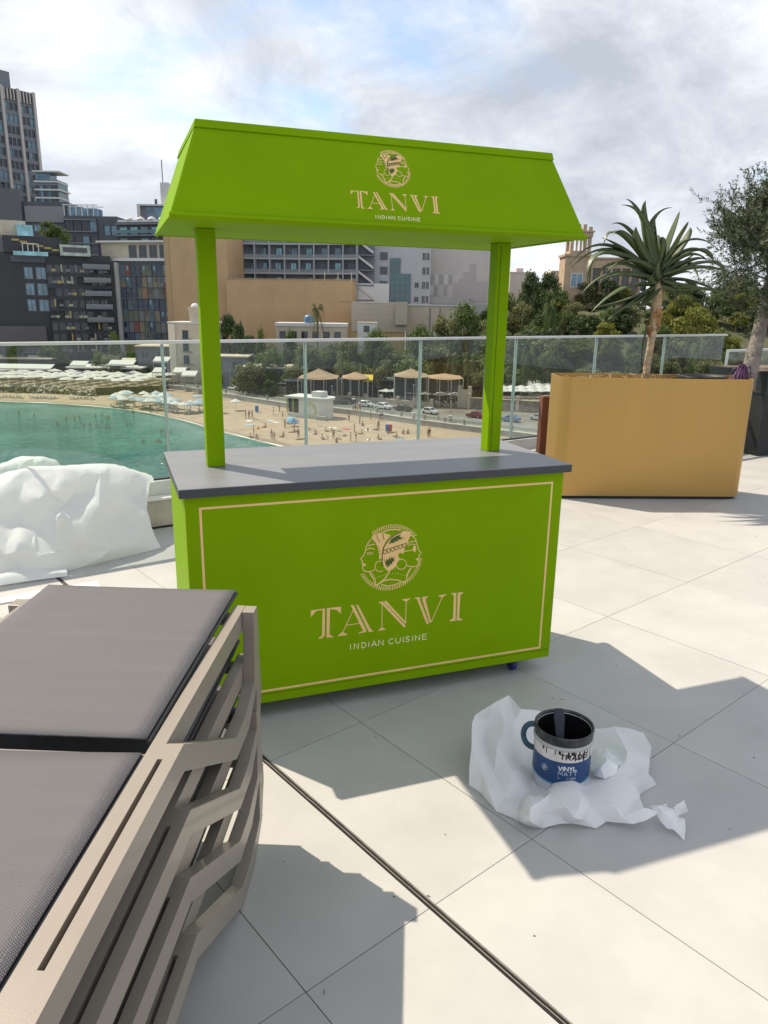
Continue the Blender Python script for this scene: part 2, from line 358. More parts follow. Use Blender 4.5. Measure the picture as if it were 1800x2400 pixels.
# lip along the lower edge of the canopy and the lid on top
MB().prism([(RY0-.0042, ZS+.010), (RY0-.0075, ZS+.002), (RY0+.012, ZS-.0115), (RY0+.016, ZS-.0015), (RY0+.004, ZS-.0015)], lambda u, v, w: (w, u, v), -RW-.004, RW+.004).build('canopy_lip', GREEN, cart, bevel=.001)
k_ = .0012
tl = MB(); n_ = 8
tl.add([(-TW-.0045-k_*2, TY0-.0055-k_*2, zt-.002), (TW+.0045+k_*2, TY0-.0055-k_*2, zt-.002), (TW+.008+k_*2, TY1+.006+k_*2, zt-.004), (-TW-.008-k_*2, TY1+.006+k_*2, zt-.004),
        (-TW-.002, TY0, ZTOP), (TW+.002, TY0, ZTOP), (TW+.002, TY1, ZTOP), (-TW-.002, TY1, ZTOP)], [(3,2,1,0), (4,5,6,7), (0,1,5,4), (1,2,6,5), (2,3,7,6), (3,0,4,7)])
tl.build('canopy_lid', GREEN, cart, bevel=.002)
M_BLUE = mat('blue_caster_rubber', (.02, .025, .16), .45)
for x, y in ((-.62, -.25), (.62, -.27), (-.62, .26), (.62, .26)):
    cs = MB().box(x-.03, x+.03, y-.03, y+.03, .064, .0695).build('caster', M_STEEL, cart)
    MB().add(*(lambda P: (P.v, P.f))(MB().lathe([(.0, -.012), (.024, -.012), (.029, -.008), (.029, .008), (.024, .012), (.0, .012)], 18).xf(Matrix.Translation((x, y-.004, .0295)) @ Matrix.Rotation(R(90), 4, 'Y')))).build('wheel', M_BLUE, cs, smooth=True)
    MB().box(x-.018, x-.0145, y-.02, y+.014, .02, .064).build('fork_cheek', M_BLUE, cs); MB().box(x+.0145, x+.018, y-.02, y+.014, .02, .064).build('fork_cheek', M_BLUE, cs)

# --- lettering: plane mappings
def on_front(u, v, w): return (u, -BY-w, v)
SL = V((0, TY0-.002-RY0, zt-ZS)).normalized(); SN = V((1, 0, 0)).cross(SL).normalized()          # canopy slope and its outward normal
RO = V((0, RY0, ZS))
def on_roof(u, v, w): return RO + V((1, 0, 0))*(u*.5) + SL*(.0614+(v-.3117)*.5) + SN*w
Z4 = lambda x, y: (lambda P: (P.x, P.z))(aty(700+x/3.95, 1180+y/3.95, -.3365))              # survey of the lettering, read off the panel
cnt = [0]
def hgt(): cnt[0] += 1; return .0004+(cnt[0] % 60)*.000008
def stroke(mb, pts, wd, fm, hh=None, closed=False):
    """polyline of constant width with mitred corners, in panel units"""
    hh = hh or hgt(); P = [V((p[0], p[1])) for p in pts]; n = len(P); L = []; Rr = []
    for i in range(n):
        if closed: a, c = P[i-1], P[(i+1) % n]
        else: a, c = P[max(i-1, 0)], P[min(i+1, n-1)]
        b = P[i]; d1 = (b-a).normalized() if (b-a).length > 1e-9 else (c-b).normalized(); d2 = (c-b).normalized() if (c-b).length > 1e-9 else d1
        n1 = V((-d1.y, d1.x)); n2 = V((-d2.y, d2.x)); m = (n1+n2); m = m.normalized() if m.length > 1e-6 else n1
        s = wd/2/max(.45, m.dot(n1)); L.append(b+m*s); Rr.append(b-m*s)
    vs = []; fs = []
    for i in range(n):
        for q in (Rr[i], L[i]): vs.append(fm(q.x, q.y, 0)); 
        for q in (L[i], Rr[i]): vs.append(fm(q.x, q.y, hh))
    for i in range(n if closed else n-1):
        a, b = 4*i, 4*((i+1) % n)
        fs += [(a+3, b+3, b+2, a+2), (a, b, b+3, a+3), (a+2, b+2, b+1, a+1)]
    if not closed: fs += [(0, 3, 2, 1), (4*n-4, 4*n-3, 4*n-2, 4*n-1)]
    mb.add(vs, fs)
def fill(mb, poly, fm, hh=None):
    a = sum(poly[i][0]*poly[(i+1) % len(poly)][1]-poly[(i+1) % len(poly)][0]*poly[i][1] for i in range(len(poly)))
    if a < 0: poly = poly[::-1]
    mb.prism(poly, fm, 0, hh or hgt())
LET = {
 'T': ([[(112,992),(243,971),(241,1222),(215,1249),(182,1252),(188,1240),(216,1226),(222,986),(168,994),(150,1008),(113,1053)], [(262,969),(391,956),(391,1020),(352,984),(290,978),(285,1212),(319,1232),(318,1239),(258,1243)]], []),
 'A': ([[(357,1230),(405,1188),(455,1216)], [(482,943),(508,939),(626,1172),(622,1190),(560,1203),(556,1196),(596,1181),(583,1152)], [(531,941),(549,936),(668,1164),(695,1184),(650,1191),(641,1172)]], [[(510,978),(405,1200)], [(440,1128),(568,1109)]]),
 'N': ([[(735,915),(776,906),(988,1128),(990,1140),(976,1148),(772,934)], [(785,908),(811,903),(993,1098),(991,1118)], [(730,1180),(770,1145),(811,1168)], [(953,888),(1038,877),(995,913)]], [[(774,930),(770,1152)], [(995,908),(990,1112)]]),
 'V': ([[(1070,873),(1126,867),(1121,888),(1207,1108),(1193,1118),(1182,1112),(1096,888)], [(1140,868),(1205,857),(1173,886),(1229,1098),(1214,1104),(1146,898)], [(1288,854),(1372,838),(1330,872)]], [[(1330,866),(1228,1097)]]),
 'I': ([[(1408,832),(1460,826),(1452,1085),(1395,1091),(1400,1080),(1428,1064),(1437,852)], [(1473,825),(1528,820),(1497,850),(1486,1060),(1517,1074),(1515,1080),(1462,1084)]], []),
}
GL = {'I': [[(.5,0),(.5,1)]], 'N': [[(0,0),(0,1),(1,0),(1,1)]], 'D': [[(0,0),(0,1),(.45,1),(.8,.85),(1,.5),(.8,.15),(.45,0),(0,0)]], 'A': [[(0,0),(.5,1),(1,0)], [(.2,.33),(.8,.33)]],
 'C': [[(1,.84),(.8,.97),(.5,1),(.2,.88),(0,.5),(.2,.12),(.5,0),(.8,.03),(1,.16)]], 'U': [[(0,1),(0,.35),(.15,.08),(.5,0),(.85,.08),(1,.35),(1,1)]], 'S': [[(.95,.88),(.6,1),(.2,.95),(.05,.75),(.2,.57),(.75,.45),(.95,.25),(.8,.06),(.4,0),(.02,.12)]],
 'E': [[(1,1),(0,1),(0,0),(1,0)], [(0,.52),(.85,.52)]], 'T': [[(0,1),(1,1)], [(.5,1),(.5,0)]], 'R': [[(0,0),(0,1),(.6,1),(.9,.88),(.9,.62),(.6,.48),(0,.48)], [(.5,.48),(1,0)]],
 'V': [[(0,1),(.5,0),(1,1)]], 'Y': [[(0,1),(.5,.5),(1,1)], [(.5,.5),(.5,0)]], 'L': [[(0,1),(0,0),(1,0)]], 'M': [[(0,0),(.1,1),(.5,.25),(.9,1),(1,0)]], 'H': [[(0,0),(.1,1)], [(.9,0),(1,1)], [(0,.45),(1,.6)]]}
SUBT = [('I',474,486),('N',515,553),('D',585,624),('I',644,656),('A',676,722),('N',740,783),('C',834,876),('U',898,941),('I',962,974),('S',990,1028),('I',1049,1061),('N',1080,1120),('E',1147,1186)]
def logo(fm, parent, wk=1.0):
    for ch in 'TANVI':
        polys, lines = LET[ch]; mb = MB()
        for p in polys: fill(mb, [Z4(*q) for q in p], fm)
        for p in lines: stroke(mb, [Z4(*q) for q in p], .0032*wk, fm)
        mb.build('letter', GOLD, parent)
    mb = MB()
    for ch, a, b in SUBT:
        for st in GL[ch]:
            pts = []
            for u, v in st:
                x = a+(b-a)*u; base = 1352-(x-480)*.1375; pts.append(Z4(x, base-48*v))
            stroke(mb, pts, .0030*wk, fm)
    mb.build('subtitle_lettering', PALE, parent, kind='stuff')
    # emblem: two profiles back to back in a ring of short ticks
    em = MB(); S = lambda pts, wd=.0034, c=False: stroke(em, [Z4(*q) for q in pts], wd*wk, fm, closed=c); Fl = lambda pts: fill(em, [Z4(*q) for q in pts], fm)
    cx, cz = .003, .6155; rr = .1375
    for k in range(84):
        a = 2*math.pi*k/84; dg = math.degrees(a) % 360
        if 38 < dg < 128 or 205 < dg < 335 or (335 <= dg < 352):
            r0, r1 = rr-.0165, rr
            pts = []
            for q in range(5):
                t = q/4; r_ = r0+(r1-r0)*t; aa = a+.020*math.sin(t*5.2)+.012*t; pts.append((cx+r_*math.cos(aa), cz+r_*math.sin(aa)))
            stroke(em, pts, .0036*wk, fm)
    S([(665,335),(640,370),(622,410),(618,440),(608,470),(590,495),(575,512),(580,522),(592,530),(586,545),(592,558)])
    S([(592,580),(590,594),(594,612),(612,628),(642,632),(680,625),(706,610)])
    S([(630,428),(650,416),(680,415),(703,428)]); S([(640,392),(670,381),(706,378)]); S([(632,462),(655,454),(690,458),(668,472),(642,471)], .0022, True)
    Fl([(586,556),(600,552),(628,568),(602,584),(590,574)])
    def circ(x, y, rx, ry, a0=0, a1=360, wd=.003, n=26):
        S([(x+rx*math.cos(R(a0+(a1-a0)*k/n)), y+ry*math.sin(R(a0+(a1-a0)*k/n))) for k in range(n+1)], wd)
    circ(752, 582, 44, 48, 50, 318); circ(950, 562, 47, 48, 0, 360); circ(930, 555, 26, 34, 150, 300, .002)
    Fl([(690,290),(770,267),(852,294),(802,360),(776,420),(766,515),(746,515),(745,470),(735,420),(715,375),(690,345),(670,330)])
    Fl([(792,390),(832,330),(900,280),(960,255),(1037,262),(1030,310),(1000,380),(975,430),(970,470),(945,455),(925,465),(920,490),(940,515),(910,550),(900,580),(880,600),(840,625),(815,618),(790,590),(776,540),(776,470)])
    S([(1034,290),(1070,315),(1087,342),(1100,390),(1105,420),(1120,440),(1134,460),(1120,475),(1112,483),(1121,495)])
    S([(1108,524),(1113,546),(1108,570),(1085,582),(1040,586),(1000,574)]); S([(1000,377),(1040,353),(1090,350)]); S([(1012,395),(1040,376),(1082,380)])
    S([(970,444),(1062,430)]); Fl([(1073+15*math.cos(k*.5236), 420+31*math.sin(k*.5236)) for k in range(12)]); Fl([(1080,520),(1110,498),(1119,506),(1106,530)])
    S([(655,634),(690,690),(712,762)]); S([(680,640),(704,690),(714,740)], .002); Fl([(650,636),(668,640),(694,700),(682,690)])
    S([(842,622),(804,690),(760,728),(712,762)], .0052)
    for x, y in [(712,696),(734,684),(756,674),(778,665),(800,659),(845,650),(870,648),(895,649),(920,652),(945,656),(968,661),(990,667)]:
        Fl([(x+4.5*math.cos(k*1.047), y+4.5*math.sin(k*1.047)) for k in range(6)])
    S([(735,742),(790,716),(850,703),(920,709),(990,736)], .0042); S([(760,746),(820,765),(880,756),(945,728)], .0042); S([(1050,590),(1015,640),(990,720)]); S([(1030,600),(1006,650),(996,690)], .002)
    Fl([(1048,596),(1026,604),(1006,650),(1010,660)]); S([(770,268),(830,246),(890,240),(945,246)], .0045)
    eo = em.build('emblem', GOLD, parent)
    dk = MB(); hh = .0012
    D = lambda pts, wd=.0026: stroke(dk, [Z4(*q) for q in pts], wd*wk, fm, hh+hgt())
    D([(774,575),(773,480),(790,400),(830,340),(902,284),(958,262)], .0034); D([(780,437),(1000,366)]); D([(775,268),(790,335)], .002); D([(715,288),(752,360)], .002)
    for k in range(6):
        x, y = 797+k*36, 447-k*12; D([(x-16,y-2),(x-12,y+14),(x,y+22),(x+12,y+10),(x+16,y-12)], .002)
    for x, y in [(681,330),(697,346),(712,366),(726,390),(738,412),(748,440),(755,468)]:
        fill(dk, [Z4(x+5*math.cos(k*1.047), y+5*math.sin(k*1.047)) for k in range(6)], fm, hh+hgt())
    for pts in ([(832,376),(858,330),(915,296),(948,287),(930,305),(985,322),(935,318),(960,334),(905,332),(930,346),(880,350),(895,360),(855,366)], [(788,505),(808,545),(815,510),(832,528),(838,495),(852,520),(862,488),(872,515),(885,490),(882,540),(868,535),(862,565),(845,555),(842,585),(826,570),(822,595),(806,565)]):
        fill(dk, [Z4(*q) for q in pts], fm, hh+hgt())
    dk.build('green_cut_lines', M_GREEN_DK, eo)
logo(on_front, cart); logo(on_roof, cart, 1.25)
g = MB(); fx, z0_, z1_, wl_ = .7165, .122, .8715, .0085
stroke(g, [(-fx, z0_), (fx, z0_), (fx, z1_), (-fx, z1_)], wl_, on_front, .0006, True)
g.build('gold_border_line', GOLD, cart)
# ------------------------------------------------------------------ stacked sun loungers
LA = R(-112.3); LO = V((-.639, -.979, 0))-V((-math.sin(LA), math.cos(LA), 0))*.690
TAUPE = mat('taupe_aluminium', (.245, .213, .178), .38, .0, var=.03, vscale=5, bump=.03, bscale=300, spec=.5, coat=.15)
def mesh_fabric():
    m = bpy.data.materials.new('grey_sling_weave'); m.use_nodes = True; n = m.node_tree.nodes; l = m.node_tree.links; b = n['Principled BSDF']
    t = n.new('ShaderNodeTexCoord')
    def wave(rot, sc):
        mp = n.new('ShaderNodeMapping'); mp.inputs['Rotation'].default_value = (0, 0, rot); l.new(t.outputs['Object'], mp.inputs[0])
        w_ = n.new('ShaderNodeTexWave'); w_.inputs['Scale'].default_value = sc; w_.inputs['Distortion'].default_value = .6; w_.inputs['Detail'].default_value = 2; w_.inputs['Detail Scale'].default_value = 2; l.new(mp.outputs[0], w_.inputs['Vector']); return w_
    a, c = wave(R(38), 100), wave(R(128), 70)
    mn = n.new('ShaderNodeMath'); mn.operation = 'MULTIPLY'; l.new(a.outputs['Fac'], mn.inputs[0]); l.new(c.outputs['Fac'], mn.inputs[1])
    x = n.new('ShaderNodeTexNoise'); x.inputs['Scale'].default_value = 9; x.inputs['Detail'].default_value = 6
    mp = n.new('ShaderNodeMapping'); mp.inputs['Scale'].default_value = (3, .3, 1); l.new(t.outputs['Object'], mp.inputs[0]); l.new(mp.outputs[0], x.inputs['Vector'])
    ad = n.new('ShaderNodeMath'); ad.operation = 'MULTIPLY_ADD'; l.new(mn.outputs[0], ad.inputs[0]); ad.inputs[1].default_value = .6; x2 = n.new('ShaderNodeMath'); x2.operation = 'MULTIPLY_ADD'; l.new(x.outputs[0], x2.inputs[0]); x2.inputs[1].default_value = .14; x2.inputs[2].default_value = .42; l.new(x2.outputs[0], ad.inputs[2])
    r = n.new('ShaderNodeValToRGB'); r.color_ramp.elements[0].position = .35; r.color_ramp.elements[1].position = 1.0
    r.color_ramp.elements[0].color = (.062, .060, .066, 1); r.color_ramp.elements[1].color = (.19, .184, .196, 1); l.new(ad.outputs[0], r.inputs[0]); l.new(r.outputs[0], b.inputs['Base Color'])
    b.inputs['Roughness'].default_value = .65; b.inputs['Specular IOR Level'].default_value = .25
    bp = n.new('ShaderNodeBump'); bp.inputs['Strength'].default_value = .5; bp.inputs['Distance'].default_value = .002; l.new(mn.outputs[0], bp.inputs['Height']); l.new(bp.outputs[0], b.inputs['Normal'])
    return m
SLING = mesh_fabric()
M_PIPE = mat('black_piping', (.025, .025, .028), .5)
M_STITCH = mat('pale_stitching', (.17, .165, .17), .8)
LH, LL, LW = .297, 1.95, .690                                            # height, length, width
# local frame: x along the rail from the far end, y towards the left (far) rail, z up; y=0 is the outer face of the near rail
def make_lounger(label):
    root = thing('sun_lounger', label, 'sun lounger', LO, LA, 'stacked sun loungers')
    for side in (0, 1):
        def Y(a): return a if side == 0 else LW-a                       # a grows inwards
        def box(mb, x0, x1, a0, a1, z0, z1): mb.box(x0, x1, min(Y(a0), Y(a1)), max(Y(a0), Y(a1)), z0, z1)
        rl_ = MB()
        box(rl_, 0, LL, .034, .062, LH-.056, LH)                         # inner strip runs the whole length
        box(rl_, .685, .735, .0, .034, LH-.056, LH); box(rl_, 1.19, LL-.685, .0, .034, LH-.056, LH)
        box(rl_, .735, 1.19, .0, .0240, LH-.056, LH)                     # slot between the strips
        rl_.build('side_rail', TAUPE, root)
        for end in (0, 1):
            X = (lambda x: x) if end == 0 else (lambda x: LL-x)
            outer = [(0, LH-.0003), (-.013, LH-.112), (.028, LH-.226), (.15, .0), (.292, .0), (.69, LH-.0563)]
            inner = [(.684, LH-.0003), (.285, .058), (.178, .058), (.06, LH-.205), (.045, LH-.085), (.0465, LH-.0003)]
            lg = MB(); f = lambda u, v, w: (X(u), Y(w), v)
            # closed loop of the leg as quads so that it stays a clean strip
            prs = [(0, 5), (1, 4), (2, 3), (3, 2), (4, 1), (5, 0)]
            P = []
            for i, j in prs:
                for w_ in (0, .0335):
                    P.append(f(*outer[i], w_)); P.append(f(*inner[j], w_))
            fs = []
            for k in range(5):
                a, b = 4*k, 4*k+4
                fs += [(a, b, b+1, a+1), (a+2, a+3, b+3, b+2), (a, a+2, b+2, b), (a+1, b+1, b+3, a+3)]
            fs += [(0, 1, 3, 2), (20, 22, 23, 21)]
            lg.add(P, fs); o = lg.build('leg', TAUPE, root, bevel=.0014)
            bm = bmesh.new(); bm.from_mesh(o.data); bmesh.ops.recalc_face_normals(bm, faces=bm.faces); bm.to_mesh(o.data); bm.free()
    for x in (.02, .70, 1.23, LL-.05):
        MB().box(x, x+.03, .0625, LW-.0625, LH-.04, LH-.014).build('cross_bar', TAUPE, root, bevel=.0015)
    # sling: backrest section rests a little proud, seat section flush
    def sling(x0, x1, z, lift, sag, name):
        mb = MB(); nx, ny = 22, 14; P = []; F = []
        for i in range(nx+1):
            for j in range(ny+1):
                a, b = i/nx, j/ny
                x = x0+(x1-x0)*a; y = .072+(LW-.144)*b
                zz_ = z+lift*(1-a)-sag*math.sin(math.pi*b)*math.sin(math.pi*min(1, .15+a*.85))
                P.append((x, y, zz_))
        for i in range(nx):
            for j in range(ny): F.append((i*(ny+1)+j, (i+1)*(ny+1)+j, (i+1)*(ny+1)+j+1, i*(ny+1)+j+1))
        o = mb.add(P, F).build(name, SLING, root, smooth=True)
        so = o.modifiers.new('solid', 'SOLIDIFY'); so.thickness = .0035; so.offset = -1
        e = MB()
        for b in (.0, 1.0):
            y = .070+(LW-.140)*b
            e.tube([(x0+(x1-x0)*k/8, y, z-.010+lift*(1-k/8)) for k in range(9)], .0048, 8)
        e.tube([(x0-.004, .075+(LW-.15)*k/8, z-.014+lift) for k in range(9)], .007, 6)
        e.build('piping', M_PIPE, o)
        s = MB()
        for off in (.016, .026):
            for b in (off, LW-.144-off):
                for k in range(34):
                    xa = x0+.01+(x1-x0-.03)*k/34; xb = xa+(x1-x0)/34*.6
                    def zq(x): a = (x-x0)/(x1-x0); return z+lift*(1-a)-sag*math.sin(math.pi*b/(LW-.144))*math.sin(math.pi*min(1, .15+a*.85))+.0007
                    s.add([(xa, .072+b, zq(xa)), (xb, .072+b, zq(xb)), (xb, .0728+b, zq(xb)), (xa, .0728+b, zq(xa))], [(0, 1, 2, 3)])
        s.build('stitching', M_STITCH, o)
        return o
    sling(-.050, .684, LH+.010, .016, .004, 'backrest_sling')
    sling(.714, LL+.02, LH-.004, .002, .012, 'seat_sling')
    MB().tube([(.694, .08, LH-.03), (.698, .25, LH-.045), (.70, .45, LH-.045), (.694, LW-.08, LH-.03)], .011, 8).build('hinge_tube', M_PIPE, root, smooth=True)
    return root
names = ['grey sling sun lounger on top of the stack', 'taupe sun lounger second from the top of the stack', 'taupe sun lounger third from the top of the stack', 'taupe sun lounger at the bottom of the stack on the tiles']
lz = [.453, .300, .149, 0.0]; off = [(0, 0), (-.006, .003), (.004, -.002), (0, .002)]
top = make_lounger(names[0])
for k in range(4):
    o = top if k == 0 else copy_tree(top, label=names[k])
    d = V((math.cos(LA), math.sin(LA), 0)); o.location = LO + d*off[k][0] + V((0, 0, lz[k])); o.rotation_euler = (0, 0, LA+[0, .004, -.003, .002][k])

# ------------------------------------------------------------------ paint tin on crumpled paper
M_PAPER = cloth('white_paper', (.88, .88, .90), .3)
Z6 = lambda x, y: (1060+x/2.765, 1580+y/2.765)
def crumple(pts, name, label, thick, m=M_PAPER, jitter=.0, extra=0, cat='paper', outline=None, creases=()):
    P2 = [V((x, y)) for x, y, z in pts]; hz = [z for x, y, z in pts]
    n = len(outline) if outline else 0
    ix = {(x, y): i for i, (x, y, z) in enumerate(pts)}
    ce = [(ix[c[q]], ix[c[q+1]]) for c in creases for q in range(len(c)-1)]
    res = delaunay_2d_cdt(P2, ce, [list(range(n))] if n else [], 1 if n else 0, 1e-4)
    vs, es, fs, ov = res[0], res[1], res[2], res[3]
    P = []
    for k, q in enumerate(vs):
        src = ov[k][0] if ov[k] else None
        z = hz[src] if src is not None else 0
        P.append(atz(*Z6(q.x, q.y), z*1.15+.004))
    me = bpy.data.meshes.new(name); me.from_pydata([tuple(p) for p in P], [], [tuple(f) for f in fs]); me.update(); me.materials.append(m)
    o = link(name, me, label=label, cat=cat)
    bm = bmesh.new(); bm.from_mesh(me)
    bmesh.ops.recalc_face_normals(bm, faces=bm.faces)
    if sum(f.normal.z for f in bm.faces) < 0: bmesh.ops.reverse_faces(bm, faces=bm.faces)
    bmesh.ops.subdivide_edges(bm, edges=bm.edges, cuts=2, use_grid_fill=True, smooth=0.4)
    for v in bm.verts:
        nn = noise.noise(v.co*24)*.004+noise.noise(v.co*70)*.0008
        v.co += v.normal*nn
        if v.co.z < .0015: v.co.z = .0015+abs(nn)*.4
    bm.to_mesh(me); bm.free()
    me.polygons.foreach_set('use_smooth', [True]*len(me.polygons)); e = o.modifiers.new('es', 'EDGE_SPLIT'); e.split_angle = R(27)
    return o
outl = [(365,137,.155),(280,180,.14),(150,265,.115),(130,310,.11),(125,450,.075),(112,580,.045),(108,720,.0),(190,775,.0),(285,890,0),(430,955,.0),(585,998,0),(770,965,.012),(930,1000,0),(1000,955,.008),(1170,972,.022),(1250,950,.03),(1320,912,.035),(1332,890,.035),(1240,870,.05),(1215,790,.03),(1225,775,.0),(1325,715,.0),(1270,650,.035),(1280,560,.05),(1290,470,.05),(1240,380,.055),(1150,350,.05),(1050,340,.035),(930,350,.015),(780,300,.0),(620,250,0),(545,235,.03),(450,225,.055),(432,212,.10)]
inn = [(345,330,.10),(290,480,.085),(405,300,.05),(420,420,.035),(340,540,.075),(395,650,.06),(470,560,.008),(450,800,.012),(500,945,.045),(508,870,.07),(560,830,.065),(640,770,.055),(720,712,.06),(780,697,.055),(845,725,.04),(520,760,.008),(600,770,.012),(735,862,.055),(838,796,.06),(790,925,.05),(900,860,.035),(1050,860,.045),(1170,718,.045),(850,748,.035),(990,690,.055),(1060,645,.06),(1135,505,.065),(1000,485,.03),(1060,560,.035),(910,560,.004),(920,470,.01),(880,640,.004),(520,520,.004),(510,640,.004),(700,480,.002),(700,600,.002),(230,300,.085),(200,420,.055),(180,600,.05),(270,640,.04),(240,760,.03),(340,800,.02),(420,890,.02),(600,900,.03),(700,930,.02),(870,955,.02),(1100,930,.03),(1180,640,.03),(1170,450,.035),(580,330,.004)]
crumple(outl+inn, 'crumpled_paper', 'crumpled white paper sheet on the tiles under the paint tin', .0012, outline=outl, creases=[[(365,137),(345,330),(290,480),(340,540),(395,650),(450,800),(500,945)], [(500,945),(508,870),(560,830),(640,770),(720,712),(780,697),(845,725)], [(150,265),(230,300),(290,480)], [(130,310),(200,420),(270,640),(340,800),(420,890),(500,945)],
  [(845,725),(850,748),(990,690),(1060,645),(1135,505),(1000,485)], [(735,862),(838,796),(900,860),(1050,860)], [(735,862),(790,925),(870,955)], [(1170,718),(1050,860),(1100,930)], [(600,900),(735,862)]])
strip = [(1275,850,.03),(1330,852,.045),(1390,838,.05),(1400,860,.03),(1440,880,.035),(1455,845,.06),(1500,815,.07),(1515,850,.05),(1532,892,.04),(1500,905,.02),(1462,918,.025),(1508,938,.03),(1512,1000,.015),(1505,1082,.0),(1470,1040,.006),(1435,1008,.012),(1392,1000,.01),(1350,955,.02),(1320,905,.03),(1300,880,.035)]
crumple(strip+[(1370,900,.04),(1420,940,.03),(1460,970,.02)], 'torn_paper_scrap', 'torn white paper scrap with clear tape beside the crumpled sheet', .001, outline=strip)
tape = [(900,500,.03),(990,470,.06),(1080,480,.075),(1135,500,.085),(1120,570,.07),(1075,600,.065),(1060,650,.06),(990,680,.055),(920,660,.045),(890,600,.035)]
M_TAPE = mat('clear_plastic', (.70, .72, .74), .12, spec=.8)
crumple(tape+[(1000,560,.08),(1050,540,.06),(960,610,.07)], 'plastic_film', 'glossy crumpled plastic film lying on the paper beside the tin', .0008, M_TAPE, outline=tape, cat='plastic film')

CX, CY = .370, -1.049; CB = .006; CR, CHT = .0955, .215
can = thing('paint_tin', 'open blue and silver paint tin with black paint inside on crumpled paper', 'paint tin', (CX, CY, CB), 0)
M_TIN = mat('tin_metal', (.62, .63, .65), .3, .7, var=.08, vscale=14)
M_CLEAR = mat('milky_plastic', (.60, .63, .68), .35, var=.05)
M_NAVY = mat('navy_label', (.012, .055, .17), .38, var=.15, vscale=9)
M_WHITE_L = mat('white_label', (.62, .61, .60), .45, var=.15, vscale=16)
M_CYAN = mat('cyan_stripe', (.05, .30, .52), .4)
M_BLACKP = mat('black_paint', (.004, .0045, .006), .35, var=.3, vscale=30, bump=.3, bscale=40, spec=.3)
MB().lathe([(0, 0), (CR-.004, 0), (CR-.001, .004), (CR-.001, CHT-.01), (CR-.006, CHT-.01), (CR-.006, .02), (0, .02)], 48).build('tin_wall', M_CLEAR, can, smooth=True)
MB().lathe([(CR+.0002, CHT-.032), (CR+.0016, CHT-.030), (CR+.0016, CHT-.008), (CR+.0036, CHT-.006), (CR+.003, CHT), (CR-.002, CHT), (CR-.005, CHT-.006), (CR-.0075, CHT-.02)], 48).build('rim', mat('paint_smeared_rim', (.045, .046, .05), .35, .2, var=.9, vscale=22), can, smooth=True)
MB().lathe([(CR+.0012, CHT-.046), (CR+.0042, CHT-.045), (CR+.0042, CHT-.033), (CR+.0012, CHT-.032)], 48).build('plastic_band', mat('grey_band', (.42, .42, .43), .4), can, smooth=True)
MB().lathe([(CR-.0062, .055), (CR-.0064, CHT-.012), (CR-.0085, CHT-.012), (CR-.0085, .055)], 40).build('painted_inside', mat('dried_black_paint', (.003, .003, .004), .75, var=.4, vscale=30, spec=.08), can, smooth=True)
MB().lathe([(0, .062), (.05, .060), (CR-.009, .065)], 40).build('paint_pool', MATS['dried_black_paint'], can, smooth=True)
def cyl(u, v, w): a = u/CR; return ((CR+w)*math.cos(a), (CR+w)*math.sin(a), v)      # u = arc length, v = height
A0 = math.atan2(CAM.y-CY, CAM.x-CX)                                               # side of the tin that faces the terrace door
def band(z0, z1, a0, a1, w, m, name, wav=0):
    mb = MB(); n = 40; P = []; F = []
    for i in range(n+1):
        a = a0+(a1-a0)*i/n
        for z in (z0(a) if callable(z0) else z0, z1(a) if callable(z1) else z1): P.append(cyl(a*CR, z, w))
    for i in range(n): F.append((2*i, 2*i+2, 2*i+3, 2*i+1))
    return mb.add(P, F).build(name, m, can, smooth=True)
L0, L1 = A0-1.5, A0+1.6
band(.128, .170, L0, L1, .0004, M_WHITE_L, 'white_label'); band(lambda a: .056-.012*math.cos(a-A0), .1278, L0, L1, .0004, M_NAVY, 'navy_label'); band(lambda a: .0505-.012*math.cos(a-A0), lambda a: .0555-.012*math.cos(a-A0), L0, L1, .0005, M_CYAN, 'cyan_stripe')
def text(s, u0, v0, h, gap, wd, m, name, asp=.62, wf=.0011):
    mb = MB(); u = u0
    for ch in s:
        w_ = asp*h*(.12 if ch == 'I' else 1.25 if ch == 'M' else 1)
        for st in GL[ch]: stroke(mb, [(u+(p[0]*w_ if ch != 'I' else w_/2), v0+p[1]*h) for p in st], wd, cyl, wf)
        u += w_+gap
    return mb.build(name, m, can)
UA = (A0+.08)*CR
text('TRADE', UA-.012, .139, .0175, .0050, .0040, M_BLACKP, 'black_lettering', .85)
text('VINYL', UA-.014, .098, .0150, .0036, .0034, mat('white_print', (.72, .73, .75), .5), 'white_lettering', .75)
text('MATT', UA-.014, .0795, .0140, .0040, .0020, mat('pale_blue_print', (.40, .50, .62), .5), 'blue_lettering', .85)
ic = MB(); stroke(ic, [(UA-.062+.010*math.cos(k*.5236), .092+.011*math.sin(k*.5236)) for k in range(12)], .0010, cyl, .0011, True)
stroke(ic, [(UA-.062, .0985), (UA-.066, .091), (UA-.062, .0865), (UA-.058, .091), (UA-.062, .0985)], .0016, cyl, .0012)
stroke(ic, [(UA-.014, .071), (UA+.022, .071)], .0012, cyl, .0011); stroke(ic, [(UA+.026, .071), (UA+.045, .071)], .0012, cyl, .0011); stroke(ic, [(UA-.014, .0665), (UA+.018, .0665)], .0009, cyl, .0011); stroke(ic, [(UA+.026, .0665), (UA+.045, .0665)], .0009, cyl, .0011)
ic.build('label_icon', MATS['white_print'], can)
bc = MB()
for k in range(9): stroke(bc, [(UA-.026, .030-k*.0022), (UA+.006, .030-k*.0022)], .0011, cyl, .0008)
fill(bc, [(UA-.036, .0315), (UA-.030, .0315), (UA-.030, .020), (UA-.036, .020)], cyl, .0008)
bc.build('small_print', mat('slate_print', (.10, .14, .20), .5), can)
dr = MB(); rng = random.Random(5)
